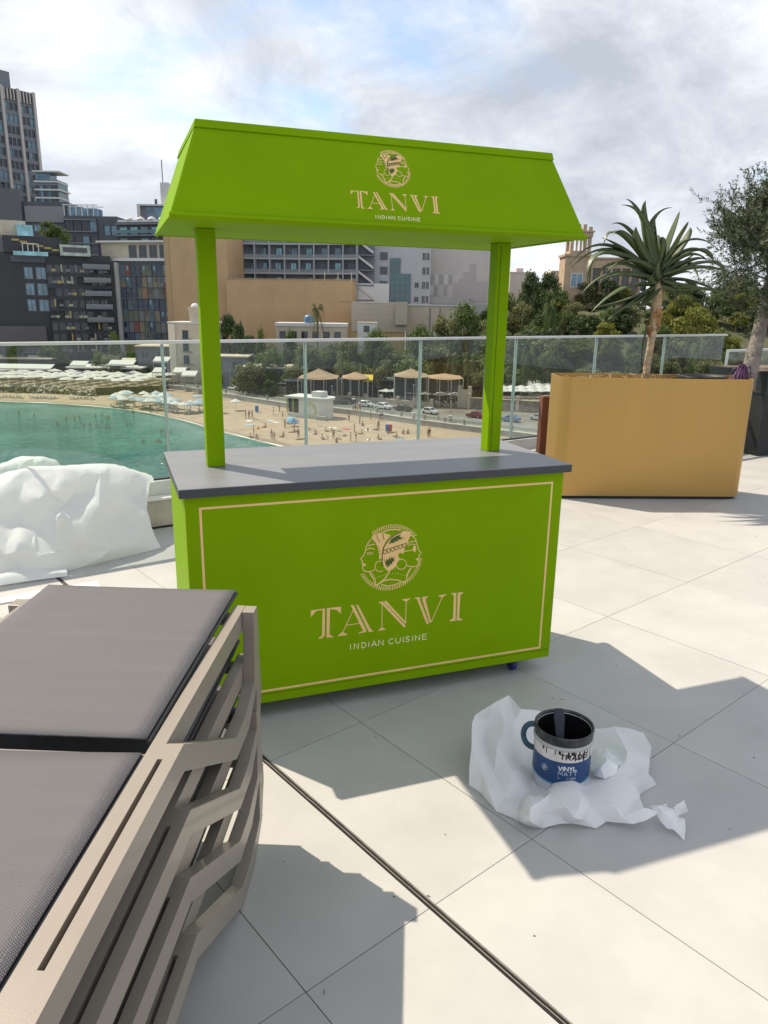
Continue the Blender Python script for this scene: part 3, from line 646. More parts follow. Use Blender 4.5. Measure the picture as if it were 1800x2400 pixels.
for a, ln, wd in [(-.62, .022, .0028), (-.30, .016, .003), (-.05, .026, .0022), (.16, .02, .006), (.40, .034, .0032), (.55, .026, .004), (.75, .04, .005), (.9, .03, .004), (1.1, .045, .004), (-.75, .012, .006), (-.15, .012, .008), (.3, .012, .012)]:
    u = (A0+.08+a)*CR; stroke(dr, [(u, CHT-.047), (u+rng.uniform(-.001, .001), CHT-.047-ln*.6), (u, CHT-.047-ln)], wd, cyl, .0010+rng.random()*.0002)
dr.build('paint_drip', M_BLACKP, can)
# moulded handle grip painted dark teal, on the left of the tin
hd = MB(); ha = A0-1.72
def hp(r, z): return V((r*math.cos(ha), r*math.sin(ha), z))
hd.tube([hp(CR-.003+.043*math.sin(math.pi*k/18)**.8, CHT-.072+.046*math.cos(math.pi*k/18)) for k in range(19)], [.0098]*19, 12)
hd.build('handle', mat('teal_smeared_grip', (.022, .075, .115), .4, var=.4, vscale=22), can, smooth=True)
# brush standing in the tin
br = thing('paint_brush', 'black paint covered brush leaning inside the tin', 'brush', (CX, CY, CB+.06), 0)
d0, d1 = V((-.022, -.035, .012)), V((.014, .060, .178))
dd = (d1-d0).normalized(); sx = V((.93, -.36, 0))*.017
hb = MB(); P = []
for t, k, th in [(0, 1, .007), (.25, 1.05, .008), (.5, .85, .008), (.72, 1.0, .009), (.86, 1.15, .009), (.93, .9, .008), (1, .75, .006)]:
    c = d0.lerp(d1, t); nn = dd.cross(sx).normalized()*th
    P += [c-sx*k-nn*.6, c+sx*k-nn*.6, c+sx*k+nn*.6, c-sx*k+nn*.6]
F = []
for i in range(6):
    for j in range(4): F.append((4*i+j, 4*i+(j+1) % 4, 4*i+4+(j+1) % 4, 4*i+4+j))
F += [(3, 2, 1, 0), (24, 25, 26, 27)]
hb.add(P, F).build('handle', mat('brush_handle_paint', (.010, .014, .028), .45, var=.4, vscale=30), br, smooth=True, bevel=.002)
bs = MB(); 
for k in range(40):
    a = random.uniform(-1, 1); q = d0+sx*a+dd*.01; bs.tube([q, q-dd*.03+V((random.uniform(-.004, .004), random.uniform(-.004, .004), 0))], [.0016, .0007], 4)
bs.build('bristles', M_BLACKP, br)

# ------------------------------------------------------------------ white dust sheet heaped by the railing
def heap(name, label, C, ux, half, depth, prof, seed, amp, m=M_PAPER, nu=90, nv=60, cat='dust sheet'):
    """ux: direction of its length; prof(u, v) -> place and height; coarse random net, then sharp planar folds"""
    ux = V(ux).normalized(); uy = V((-ux.y, ux.x, 0)); rg = random.Random(seed); P2 = []
    for i in range(nu+1):
        for j in range(nv+1):
            e = 0 < i < nu and 0 < j < nv
            P2.append(V((-1+2*(i+(rg.uniform(-.42, .42) if e else 0))/nu, (j+(rg.uniform(-.42, .42) if e else 0))/nv)))
    vs, es, fs, *_ = delaunay_2d_cdt(P2, [], [], 0, 1e-5); P = []
    for q in vs:
        x, y, z = prof(q.x, q.y); p = V((x*half, y*depth, z)); edge = min(1, max(0, z)*5)
        p += V((rg.uniform(-.25, .25), -.8, .55))*rg.uniform(-1, 1)*amp*edge; p.z = max(p.z, .004)
        P.append(V(C)+ux*p.x+uy*p.y+V((0, 0, p.z)))
    me = bpy.data.meshes.new(name); me.from_pydata([tuple(p) for p in P], [], [tuple(f) for f in fs]); me.update(); me.materials.append(m)
    bm = bmesh.new(); bm.from_mesh(me); bmesh.ops.recalc_face_normals(bm, faces=bm.faces)
    bmesh.ops.subdivide_edges(bm, edges=bm.edges, cuts=3, use_grid_fill=True, smooth=.35)
    for v in bm.verts: v.co += v.normal*(noise.noise(v.co*9)*.006+noise.noise(v.co*30)*.0015)*min(1, v.co.z*8)
    bm.to_mesh(me); bm.free()
    o = link(name, me, label=label, cat=cat); me.polygons.foreach_set('use_smooth', [True]*len(me.polygons)); e = o.modifiers.new('es', 'EDGE_SPLIT'); e.split_angle = R(22)
    return o
def prof_a(u, v):
    # front skirt, steep front, flat top falling at the right end
    w_ = max(0, min(1, (1-u)/.30)); k = w_**.55
    flare = (1-v)**2*.10
    if v < .62: a = v/.62; z = (math.sin(a*math.pi/2)**.75)*.50; y = a*.36
    else: a = (v-.62)/.38; z = .50-.03*a-.22*a*a; y = .36+a*.64
    x = u*(1-.10*v if u > 0 else 1)+.06*(1-v)*(u > .5)
    z *= (.30+.70*k) if u > .7 else 1
    z *= 1+.05*math.sin(u*5+1)
    return x, y-flare, z
SHW = cloth('white_dust_sheet', (.90, .895, .90), .38)
def interp(L, x):
    for (a, b), (c, d) in zip(L, L[1:]):
        if x <= c: return b+(d-b)*max(0, (x-a)/(c-a))
    return L[-1][1]
def drape(name, label, outline, inner, yb, yt, creases, dy, ywrap, seed):
    """sheet surveyed fold by fold: (x, y, bulge towards the viewer); it wraps over its top and falls behind"""
    pts = outline+inner; n = len(outline); rg = random.Random(seed); Z3 = lambda x, y: (x/3.456, 1040+y/3.456)
    def place(x, y, bl):
        b, t = interp(yb, x), interp(yt, x); g = atz(*Z3(x, b)); fr = max(0, min(1, (b-y)/max(1, b-t)))
        if fr < .03: return g+V((0, 0, .004))
        p = aty(*Z3(x, y), g.y+dy*fr**1.25-bl*.06); p.z = max(p.z, .004); return p
    ix = {(x, y): i for i, (x, y, q) in enumerate(pts)}; ce = [(ix[c[q]], ix[c[q+1]]) for c in creases for q in range(len(c)-1)]
    vs, es, fs, ov, *_ = delaunay_2d_cdt([V((x, y)) for x, y, q in pts], ce, [list(range(n))], 1, 1e-4)
    P = [place(q.x, q.y, pts[ov[k][0]][2] if ov[k] else 0) for k, q in enumerate(vs)]; F = [tuple(f) for f in fs]
    src = {ov[k][0]: k for k in range(len(vs)) if ov[k]}; tops = [i for i in range(n) if outline[i][2] == 9]
    prev = None
    for i in tops:
        k = src[i]; P[k] = place(outline[i][0], outline[i][1], 0); b = len(P); P += [P[k]+V((.03, .16, -.03)), P[k]+V((.05, ywrap, -P[k].z*.85))]
        if prev is not None: F += [(prev[0], k, b, prev[1]), (prev[1], b, b+1, prev[1]+1)]
        prev = (k, b)
    me = bpy.data.meshes.new(name); me.from_pydata([tuple(p) for p in P], [], F); me.update(); me.materials.append(SHW)
    bm = bmesh.new(); bm.from_mesh(me); bmesh.ops.recalc_face_normals(bm, faces=bm.faces); bmesh.ops.subdivide_edges(bm, edges=bm.edges, cuts=4, use_grid_fill=True, smooth=.4)
    for v in bm.verts: v.co += v.normal*(noise.noise(v.co*7)*.010+noise.noise(v.co*20)*.005+abs(noise.noise(v.co*13))*.006)*min(1, v.co.z*8)
    bm.to_mesh(me); bm.free(); me.polygons.foreach_set('use_smooth', [True]*len(me.polygons))
    o = link(name, me, label=label, cat='dust sheet'); e = o.modifiers.new('es', 'EDGE_SPLIT'); e.split_angle = R(29); return o
ol_ = [(-420,1180,0),(-200,1150,0),(0,1115,0),(150,1100,0),(390,1070,0),(640,1005,0),(830,965,0),(1040,925,0),(1180,880,0),(1305,845,0),(1250,740,.2),(1222,650,.1),(1192,520,.2),(1198,420,.1),(1215,285,9),(1100,240,9),(905,185,9),(620,185,9),(420,200,9),(210,205,9),(0,275,9),(-200,300,9),(-420,420,9)]
in_ = [(810,245,1.5),(480,212,.6),(680,240,.8),(900,330,1.3),(990,420,1.2),(1090,520,1.0),(1175,640,.9),(300,460,1.1),(380,390,.7),(490,372,1.2),(440,580,.2),(485,602,1.3),(580,600,.9),(700,715,1.5),(680,795,1.2),(540,480,-.4),(640,560,.9),(280,690,-.3),(330,890,.5),(180,860,1.3),(600,860,.4),(900,850,.7),(960,550,.1),(60,320,.9),(120,640,-.2),(20,900,.8),(1130,420,-.4),(1050,700,.2),(800,520,1.2),(840,680,.4),(150,480,.4),(-150,600,.6),(-250,900,.2),(200,300,.2),(620,400,-.2),(1110,820,.5),(460,740,.3),(760,380,.5),(270,905,.9),(150,960,.2),(420,960,.6),(820,920,.8)]
CRS = [[(905,185),(810,245),(900,330),(990,420),(1090,520),(1175,640),(1222,650)], [(210,205),(480,212),(680,240),(810,245)], [(300,460),(380,390),(490,372)], [(300,460),(440,580),(485,602),(580,600),(700,715),(680,795),(600,860)], [(485,602),(460,740),(330,890)], [(810,245),(800,520),(700,715)], [(270,905),(600,860),(900,850),(1110,820)], [(120,640),(280,690),(330,890)], [(60,320),(200,300),(480,212)], [(20,900),(180,860),(270,905)]]
drape('dust_sheet', 'large white crumpled dust sheet draped in a heap beside the railing', ol_, in_, [(-420,1180),(0,1115),(390,1070),(830,965),(1180,880),(1305,845)], [(-420,420),(0,275),(210,205),(620,185),(905,185),(1215,285),(1305,700)], CRS, .42, .34, 3)
ob_ = [(-260,700,0),(0,690,0),(250,660,0),(470,600,0),(447,195,9),(425,160,9),(350,125,9),(275,118,9),(150,118,9),(60,160,9),(-20,195,9),(-260,330,9)]
drape('dust_sheet', 'rounded white sheet bundle behind the larger heap at the railing', ob_, [(190,155,1.2),(230,180,.4),(310,165,.9),(360,185,.2),(150,210,.9),(60,260,.5),(250,400,.6),(400,330,.3)], [(-260,700),(0,690),(250,660),(470,600)], [(-260,330),(-20,195),(150,118),(275,118),(350,125),(447,195),(470,200)], [[(190,155),(150,210),(60,260)], [(190,155),(230,180),(310,165)]], .10, .16, 4)
def prof_c(u, v): return u, v+.12*math.sin(u*2.4), .012+.05*max(0, math.sin(math.pi*v))*(.6+.4*math.sin(u*4))
heap('sheet_strip', 'flat white sheet end trailing over the tiles in front of the heap', (-1.72, 1.50, 0), (1, .12, 0), .42, .16, prof_c, 8, .015, SHW, 10, 4)
def prof_d(u, v): return u, v, .004+.006*abs(math.sin(u*3+v*2))
heap('cover_board', 'thin white board lying flat on the tiles behind the loungers', (-1.42, 1.28, 0), (1, .20, 0), .30, .10, prof_d, 9, .001, SHW, 6, 2, cat='board')

# ------------------------------------------------------------------ brass planter with a tree aloe
BRASS = mat('brushed_brass', (.47, .285, .085), .40, .55, var=.07, vscale=1.3, bump=.03, bscale=9, aniso=(1, 1, .12))
M_SOIL = mat('dry_soil', (.16, .12, .085), .95, var=.4, vscale=18, bump=.6)
PA = R(-17.8); PO = V((2.41, 2.402, 0))+V((math.cos(PA), math.sin(PA), 0))*.105; PW, PD, PH = 1.655, .45, 1.03
pl = thing('brass_planter', 'large brushed brass planter box with rounded corners holding the aloe', 'planter', PO, PA)
def rrect(x0, x1, y0, y1, r, n=8):
    o = []
    for cx_, cy_, a in ((x1-r, y0+r, -90), (x1-r, y1-r, 0), (x0+r, y1-r, 90), (x0+r, y0+r, 180)):
        for k in range(n+1): t = R(a+90*k/n); o.append((cx_+r*math.cos(t), cy_+r*math.sin(t)))
    return o
def shell(z0, z1, inset0, inset1, th, m, name, parent, W=PW, Dp=PD, r=.11):
    a = rrect(inset0, W-inset0, inset0, Dp-inset0, r); b = rrect(inset1, W-inset1, inset1, Dp-inset1, r); c = rrect(inset1+th, W-inset1-th, inset1+th, Dp-inset1-th, r-th*.8)
    n = len(a); P = [(x, y, z0) for x, y in a]+[(x, y, z1) for x, y in b]+[(x, y, z1) for x, y in c]+[(x, y, z0+.05) for x, y in c]; F = []
    for q in range(3):
        for i in range(n): F.append((q*n+i, q*n+(i+1) % n, (q+1)*n+(i+1) % n, (q+1)*n+i))
    F.append(tuple(range(n))[::-1])
    o = MB().add(P, F).build(name, m, parent, smooth=True)
    e = o.modifiers.new('es', 'EDGE_SPLIT'); e.split_angle = R(50); return o
shell(.028, PH, 0, 0, .012, BRASS, 'box_shell', pl)
MB().prism(rrect(.03, PW-.03, .03, PD-.03, .085), lambda u, v, w: (u, v, w), .0, .03).build('recessed_base', M_SEAL, pl)
MB().prism(rrect(.02, PW-.02, .02, PD-.02, .09), lambda u, v, w: (u, v, w), PH-.14, PH-.07).build('soil', M_SOIL, pl)
gs = MB(); rng = random.Random(4)
for k in range(70):
    x, y = rng.uniform(.1, PW-.6), rng.uniform(.05, PD-.05); a = rng.uniform(0, 6.28); h = rng.uniform(.04, .11)
    gs.tube([(x, y, PH-.075), (x+math.cos(a)*h*.5, y+math.sin(a)*h*.5, PH-.075+h*.75), (x+math.cos(a)*h*1.3, y+math.sin(a)*h*1.3, PH-.075+h*.8)], [.002, .0016, .0006], 3)
gs.build('dry_grass', mat('straw', (.42, .36, .24), .8), pl, kind='stuff')
al = thing('tree_aloe', 'tree aloe with long drooping leaves growing in the brass planter', 'plant', atp(1508, 890, (3.32, 2.372, 0), V((.306, .952, 0))))
PP = V((3.32, 2.372, 0)); PN = V((.306, .952, 0)).normalized(); AB = al.location.copy()
AL = lambda x, y, d=0: atp(1180+x/2.676, 400+y/2.676, PP+PN*d, PN)-AB
tp = [(885, 1330), (905, 1200), (925, 1080), (945, 960), (960, 860), (965, 780), (962, 690)]
trk = MB(); cen = [AL(x, y) for x, y in tp]; path = []; rad = []
for i in range(60):
    t = i/59*(len(cen)-1); k = min(int(t), len(cen)-2); p = cen[k].lerp(cen[k+1], t-k)
    base = [.033, .030, .029, .034, .040, .042, .03]; r_ = base[k]+(base[k+1]-base[k])*(t-k)
    path.append(p); rad.append(r_*(1+.06*math.sin(i*2.1)))
def trunk_mat():
    m = mat('aloe_bark', (.40, .29, .185), .8, var=.45, vscale=9, bump=.7, bscale=26, aniso=(1, 1, 3.5)); return m
trk.tube(path, rad, 14).build('trunk', trunk_mat(), al, smooth=True)
dl_ = MB(); rng = random.Random(9)
for k in range(26):                                                      # old dry leaf bases wrapped round the neck of the trunk
    t = rng.uniform(.45, .78); i = int(t*59); a = rng.uniform(0, 6.28); r_ = rad[i]+.002
    p = path[i]; o = V((math.cos(a), math.sin(a), 0)); sdv = V((-math.sin(a), math.cos(a), 0))*.024
    dl_.add([p+o*r_-sdv, p+o*r_+sdv, p+o*(r_+.012)+sdv*.7+V((0, 0, -.045)), p+o*(r_+.004)-sdv*.5+V((0, 0, -.055))], [(0, 1, 2, 3)])
dl_.build('dry_leaf_base', mat('rust_leaf_base', (.30, .15, .055), .75, var=.4, vscale=20), al)
hl = MB(); hl.tube([AL(900, 940, -.06), AL(893, 1010, -.07), AL(875, 1090, -.08), AL(868, 1150, -.07), AL(865, 1230, -.07)], [.004, .009, .010, .006, .003], 6)
hl.tube([AL(866, 1190, -.07), AL(875, 1270, -.06), AL(880, 1330, -.05)], [.004, .003, .002], 5); hl.build('withered_leaf', mat('withered_leaf', (.05, .045, .025), .8, var=.4), al, smooth=True)
M_ALOE = mat('aloe_leaf', (.066, .092, .034), .42, var=.25, vscale=5, spec=.5)
M_ALOEY = mat('aloe_leaf_yellow', (.19, .20, .05), .42, var=.3, vscale=6)
LEAVES = [((860,500),(865,300),(768,175)),((880,560),(880,330),(893,185)),((940,560),(930,330),(1058,230)),((1020,520),(1060,400),(1108,245)),((1050,540),(1110,420),(1160,318)),((1070,560),(1140,450),(1172,355)),
 ((930,480),(880,300),(740,215)),((880,520),(790,370),(680,335)),((870,560),(760,400),(690,402)),((900,560),(845,470),(832,350)),((860,580),(720,380),(628,468)),((850,590),(760,500),(618,420)),
 ((880,610),(640,450),(415,588)),((890,620),(660,480),(425,612)),((900,640),(700,500),(565,540)),((890,600),(620,500),(525,705)),((900,660),(690,570),(560,722)),((920,690),(680,640),(485,780)),((930,700),(760,650),(600,690)),
 ((930,740),(800,720),(720,730)),((930,760),(760,730),(545,892)),((920,800),(700,840),(495,852)),((930,790),(760,850),(650,942)),((920,780),(800,850),(560,875)),((950,800),(900,830),(820,860)),
 ((1000,560),(1120,440),(1310,458)),((1010,590),(1180,480),(1345,602)),((1010,600),(1200,490),(1320,560)),((1020,610),(1160,520),(1290,575)),((1010,640),(1180,560),(1270,560)),((1010,650),(1240,600),(1468,664)),((1000,690),(1180,690),(1415,798)),((1010,700),(1220,740),(1450,766)),
 ((1010,660),(1330,560),(1380,752)),((1000,740),(1070,690),(1135,865)),((990,760),(1040,720),(1100,872)),((1000,770),(1100,750),(1215,742)),((970,600),(975,480),(968,400)),((990,560),(1000,470),(990,415)),((950,600),(950,520),(900,440)),
 ((960,720),(900,660),(860,640)),((980,720),(960,650),(985,560)),((960,740),(920,700),(940,650)),((940,620),(800,560),(640,640)),((980,640),(1060,520),(1150,440)),((960,650),(850,470),(780,420)),((1000,620),(1100,600),(1200,520)),((990,700),(1100,640),(1180,640))]
YEL = [((1030,640),(1140,560),(1228,692)),((900,790),(800,830),(700,900)),((1020,780),(1010,810),(985,790))]
rng = random.Random(12)
for q, (b, c, t) in enumerate(LEAVES+YEL):
    sgn = rng.uniform(-1, 1); d2 = sgn*.30; d1 = sgn*.16
    p0, p1, p2 = AL(962+(b[0]-962)*.35, 690+(b[1]-690)*.45, rng.uniform(-.02, .02)), AL(*c, d1), AL(*t, d2)
    pc = p1*1.8-(p0+p2)*.4                                           # quadratic bezier roughly through the survey point
    n = 12; L = []; wd0 = rng.uniform(.036, .050)
    mb = MB(); P = []; F = []
    for k in range(n+1):
        s = k/n; p = p0*(1-s)**2+pc*2*s*(1-s)+p2*s*s; tg = ((pc-p0)*2*(1-s)+(p2-pc)*2*s).normalized()
        sd_ = tg.cross(V((0, 0, 1))); 
        if sd_.length < .25: sd_ = V((1, .3, 0))
        sd_ = (sd_.normalized()+PN*.25*sgn).normalized(); sd_ = (sd_-tg*sd_.dot(tg)).normalized(); nn = sd_.cross(tg)
        if nn.z < 0: nn = -nn
        wv = wd0*(1-s**1.9)**.9+.0006; th = .006*(1-s)+.001
        P += [p-sd_*wv+nn*wv*.45, p-nn*th*.4+nn*wv*.05, p+sd_*wv+nn*wv*.45, p-nn*th*2.2]
    for k in range(n):
        a, b_ = 4*k, 4*k+4
        F += [(a, a+1, b_+1, b_), (a+1, a+2, b_+2, b_+1), (a+2, a+3, b_+3, b_+2), (a+3, a, b_, b_+3)]
    F += [(0, 3, 2, 1), (4*n, 4*n+1, 4*n+2, 4*n+3)]
    mb.add(P, F).build('leaf', M_ALOEY if q >= len(LEAVES) else M_ALOE, al, smooth=True)
# brown box behind, at the left of the brass planter
bx = thing('brown_planter', 'reddish brown metal planter half hidden behind the brass planter', 'planter', (2.70, 2.945, 0), R(-17.8))
MB().box(0, .42, 0, .12, 0, .80).build('box_shell', mat('corten_brown', (.165, .055, .03), .6, .1, var=.2, vscale=5), bx, bevel=.004)
MB().box(.02, .40, .02, .10, .79, .806).build('soil', M_SOIL, bx)
# low black tub and purple plant standing in the planter
tb = thing('black_tub', 'black plastic tub rim showing above the brass planter edge', 'tub', PO+V((math.cos(PA), math.sin(PA), 0))*1.27+V((-math.sin(PA), math.cos(PA), 0))*.225)
MB().lathe([(.16, PH-.069), (.19, PH-.01), (.197, PH+.012), (.185, PH+.014), (.175, PH-.01), (.15, PH-.066)], 24).build('rim', M_SEAL, tb, smooth=True)
pp = atp(1738, 885, (4.12, 2.11, 0), PN)
pu = thing('purple_plant', 'small drooping purple leaved plant at the corner of the brass planter', 'plant', (pp.x, pp.y, PH-.07))
mb = MB(); rng = random.Random(6)
for k in range(150):
    a = rng.uniform(0, 6.28); L = rng.uniform(.05, .13); d = V((math.cos(a), math.sin(a), 0)); h = rng.uniform(.05, .17)
    p0 = V((rng.uniform(-.02, .02), rng.uniform(-.02, .02), h*.8)); p1 = p0+d*L*.5+V((0, 0, h*.3)); p2 = p0+d*L+V((0, 0, -h*.75)); s = V((-d.y, d.x, 0))*.006
    mb.add([p0-s*.5, p0+s*.5, p1+s, p1-s, p2], [(0, 1, 2, 3), (3, 2, 4)])
mb.build('foliage', mat('purple_leaf', (.075, .022, .085), .6, var=.5, vscale=30), pu)
MB().tube([(0, 0, 0), (.01, 0, .08), (0, .01, .14)], [.007, .006, .004], 6).build('stem', M_SOIL, pu)
# ------------------------------------------------------------------ olive tree in a black planter
kp = thing('black_planter', 'tall matt black planter beyond the brass one with the olive tree', 'planter', (5.83, 3.42, 0), R(-4))
MB().box(0, 1.3, -.02, .9, 0, .94).build('box_shell', mat('matt_black_panel', (.018, .018, .019), .5, var=.3, vscale=4), kp, bevel=.006)
MB().box(-.012, 1.312, -.032, .912, .70, .73).build('trim_band', mat('black_trim', (.03, .03, .032), .4), kp)
MB().box(.03, 1.27, .01, .87, .935, .945).build('soil', M_SOIL, kp)
OT = 8.2
ob = att(1752, 880, OT-.05)
ol = thing('olive_tree', 'grey barked olive tree leaning over the black planter at the right edge', 'tree', (ob.x, ob.y, .94))
OB = V((ob.x, ob.y, .94)); OL = lambda x, y, d=0: att(x, y, OT+d)-OB
M_OBARK = mat('olive_bark', (.20, .175, .15), .9, var=.4, vscale=9, bump=.9, bscale=18)
mb = MB(); mb.tube([OL(1750, 915), OL(1757, 870), OL(1774, 800), OL(1790, 730), OL(1806, 660), OL(1822, 600)], [.085, .085, .074, .066, .058, .05], 12); mb.build('trunk', M_OBARK, ol, smooth=True)
lb = MB(); lm = MB(); rng = random.Random(21); nodes = []
for k in range(46):
    a0 = OL(1806+rng.uniform(-5, 15), 660-rng.uniform(0, 70), rng.uniform(-.06, .06))
    while True:
        ex, ey = rng.uniform(1606, 2040), rng.uniform(395, 735)
        if ((ex-1828)/222)**2+((ey-575)/172)**2 < 1: break
    dd_ = rng.uniform(-.75, .75)*math.sqrt(max(0, 1-((ex-1835)/210)**2))
    a1 = OL(ex, ey, dd_); mid = a0.lerp(a1, .5)+V((0, 0, .08)); lb.tube([a0, mid, a1], [.013, .008, .003], 5); nodes.append((mid, a1))
for k in range(2300):
    m_, e_ = rng.choice(nodes); s = rng.uniform(.1, 1); p = m_.lerp(e_, s)+V((rng.gauss(0, .12), rng.gauss(0, .12), rng.gauss(0, .10)))
    d = (V((rng.gauss(0, 1), rng.gauss(0, 1), rng.gauss(.5, .8))).normalized()+(e_-m_).normalized()*.8).normalized(); L = rng.uniform(.1, .26)
    lb.tube([p, p+d*L], [.0025, .001], 3)
    for i in range(26):
        q = p+d*L*(i/25); o = V((rng.gauss(0, 1), rng.gauss(0, 1), rng.gauss(0, 1))); o = (o-d*o.dot(d)).normalized(); t = (d*.7+o*.8).normalized(); ll = rng.uniform(.028, .05); s = t.cross(V((rng.gauss(0, 1), rng.gauss(0, 1), rng.gauss(0, 1)))).normalized()*ll*.13
        lm.add([q, q+t*ll*.5+s, q+t*ll, q+t*ll*.5-s], [(0, 1, 2, 3)])
lb.build('branch', M_OBARK, ol); lm.build('crown', mat('olive_leaf', (.072, .092, .042), .6, var=.5, vscale=7, spec=.2), ol)
# ------------------------------------------------------------------ the bay: sea, beach, land
ZSEA, ZROAD = -22.6, -20.9
def water_mat():
    m = bpy.data.materials.new('sea_water'); m.use_nodes = True; n = m.node_tree.nodes; l = m.node_tree.links; b = n['Principled BSDF']
    t = n.new('ShaderNodeTexCoord')
    x = n.new('ShaderNodeTexNoise'); x.inputs['Scale'].default_value = .045; x.inputs['Detail'].default_value = 5; l.new(t.outputs['Object'], x.inputs['Vector'])
    r = n.new('ShaderNodeValToRGB'); r.color_ramp.elements[0].position = .38; r.color_ramp.elements[1].position = .64
    r.color_ramp.elements[0].color = (.060, .225, .21, 1); r.color_ramp.elements[1].color = (.13, .37, .33, 1); l.new(x.outputs[0], r.inputs[0]); l.new(r.outputs[0], b.inputs['Base Color'])
    b.inputs['Roughness'].default_value = .07; b.inputs['IOR'].default_value = 1.33; b.inputs['Specular IOR Level'].default_value = .35
    y = n.new('ShaderNodeTexNoise'); y.inputs['Scale'].default_value = .42; y.inputs['Detail'].default_value = 4; y.inputs['Roughness'].default_value = .65; y.inputs['Distortion'].default_value = .4
    mp = n.new('ShaderNodeMapping'); mp.inputs['Scale'].default_value = (1, 2.1, 1); mp.inputs['Rotation'].default_value = (0, 0, .5); l.new(t.outputs['Object'], mp.inputs[0]); l.new(mp.outputs[0], y.inputs['Vector'])
    bp = n.new('ShaderNodeBump'); bp.inputs['Strength'].default_value = 1.0; bp.inputs['Distance'].default_value = 2.6; l.new(y.outputs[0], bp.inputs['Height']); l.new(bp.outputs[0], b.inputs['Normal'])
    return m
MB().add([(-900, 2, ZSEA), (900, 2, ZSEA), (900, 1200, ZSEA), (-900, 1200, ZSEA)], [(0, 1, 2, 3)]).build('sea', water_mat(), kind='structure')
SAND = mat('beach_sand', (.33, .255, .18), .95, var=.16, vscale=.35, bump=.5, bscale=3, detail=8)
WET = mat('wet_sand', (.24, .175, .115), .5, var=.2, vscale=.5)
FOAM = mat('foam', (.70, .70, .66), .8)
SH = [(-700,880),(-400,908),(-150,932),(0,941),(120,945),(230,953),(330,964),(430,985),(520,1012),(600,1032),(700,1056),(850,1095),(1050,1150),(1300,1230)]
WL = [(-700,858),(-400,876),(-150,888),(0,893),(120,897),(230,902),(330,906),(430,914),(522,931),(674,957),(822,971),(994,998),(1127,1015),(1330,1042)]
def resample(L, n):
    o = []
    for i in range(len(L)-1):
        for k in range(n): t = k/n; o.append((L[i][0]*(1-t)+L[i+1][0]*t, L[i][1]*(1-t)+L[i+1][1]*t))
    return o+[L[-1]]
def smooth(L, it=3):
    for _ in range(it): L = [L[0]]+[tuple((a+2*b+c)/4 for a, b, c in zip(L[i-1], L[i], L[i+1])) for i in range(1, len(L)-1)]+[L[-1]]
    return L
SHW_ = [atz(x, y, ZSEA+.02) for x, y in smooth(resample(SH, 6))]
WLW = [atz(x, y, -21.75) for x, y in smooth(resample(WL, 6))]
rows = []
for a, b in zip(SHW_, WLW):
    d = (b-a)
    rows.append([a-d.normalized()*6+V((0, 0, -1)), a-d.normalized()*1+V((0, 0, -.06)), a+d.normalized()*1.6+V((0, 0, .10)), a.lerp(b, .45)+V((0, 0, .12)), b])
P = [p for r_ in rows for p in r_]; F = []
for i in range(len(rows)-1):
    for j in range(4): F.append((i*5+j, (i+1)*5+j, (i+1)*5+j+1, i*5+j+1))
MB().add(P, F).build('beach', SAND, kind='structure', smooth=True)
def strip(A, B, name, m, z=0, **k):
    n = len(A); return MB().add([p+V((0, 0, z)) for p in A]+[p+V((0, 0, z)) for p in B], [(i, i+1, n+i+1, n+i) for i in range(n-1)]).build(name, m, **k)
wj = [random.uniform(.8, 1.5)*(1+.5*math.sin(i*.7)) for i in range(len(rows))]
strip([r_[1].lerp(r_[2], .40) for r_ in rows], [r_[2].lerp(r_[3], .035*w_)+V((0, 0, .01)) for r_, w_ in zip(rows, wj)], 'wet_sand', WET, .035, kind='structure')
strip([r_[1].lerp(r_[2], .34+.05*math.sin(i*1.3)) for i, r_ in enumerate(rows)], [r_[1].lerp(r_[2], .50+.06*math.sin(i*.9)) for i, r_ in enumerate(rows)], 'foam_line', FOAM, .045, kind='structure')
# land behind the beach
back = [att(x, 720, 900) for x in (3600, -2400)]
land = WLW+[V((p.x, p.y, 0)) for p in back]
GREY_GND = mat('dusty_ground', (.16, .145, .125), .95, var=.3, vscale=.2, detail=8)
MB().prism([(p.x, p.y) for p in land][::-1], lambda u, v, w: (u, v, w), -23.5, ZROAD).build('land', GREY_GND, kind='structure')
# horizontal frame of the promenade: s along the wall, offset to landward
def wpt(i, off, z): 
    a, b = WLW[max(i-1, 0)], WLW[min(i+1, len(WLW)-1)]; t = (b-a); t.z = 0; t.normalize(); n = V((-t.y, t.x, 0)); p = WLW[i]+n*off; return V((p.x, p.y, z))
def wdir(i):
    a, b = WLW[max(i-1, 0)], WLW[min(i+1, len(WLW)-1)]; t = (b-a); return math.atan2(t.y, t.x)
I0 = 40
IDX = list(range(I0, len(WLW)))
ASPH = mat('asphalt', (.19, .187, .18), .9, var=.15, vscale=.4); PAVE = mat('promenade_paving', (.36, .33, .29), .85, var=.12, vscale=.5)
strip([wpt(i, .1, ZROAD) for i in IDX], [wpt(i, 3.2, ZROAD) for i in IDX], 'pavement', PAVE, .12, kind='structure')
strip([wpt(i, 3.2, ZROAD) for i in IDX], [wpt(i, 3.22, ZROAD-.12) for i in IDX], 'kerb', PAVE, .12, kind='structure')
strip([wpt(i, 3.2, ZROAD) for i in IDX], [wpt(i, 11.5, ZROAD) for i in IDX], 'road', ASPH, .008, kind='structure')
pw = thing('promenade_wall', 'low grey wall with glass panels between the beach and the road', 'wall', (0, 0, 0))
M_PW = mat('grey_wall_render', (.33, .325, .31), .85, var=.15, vscale=.6); M_PWT = mat('white_coping', (.68, .66, .62), .7)
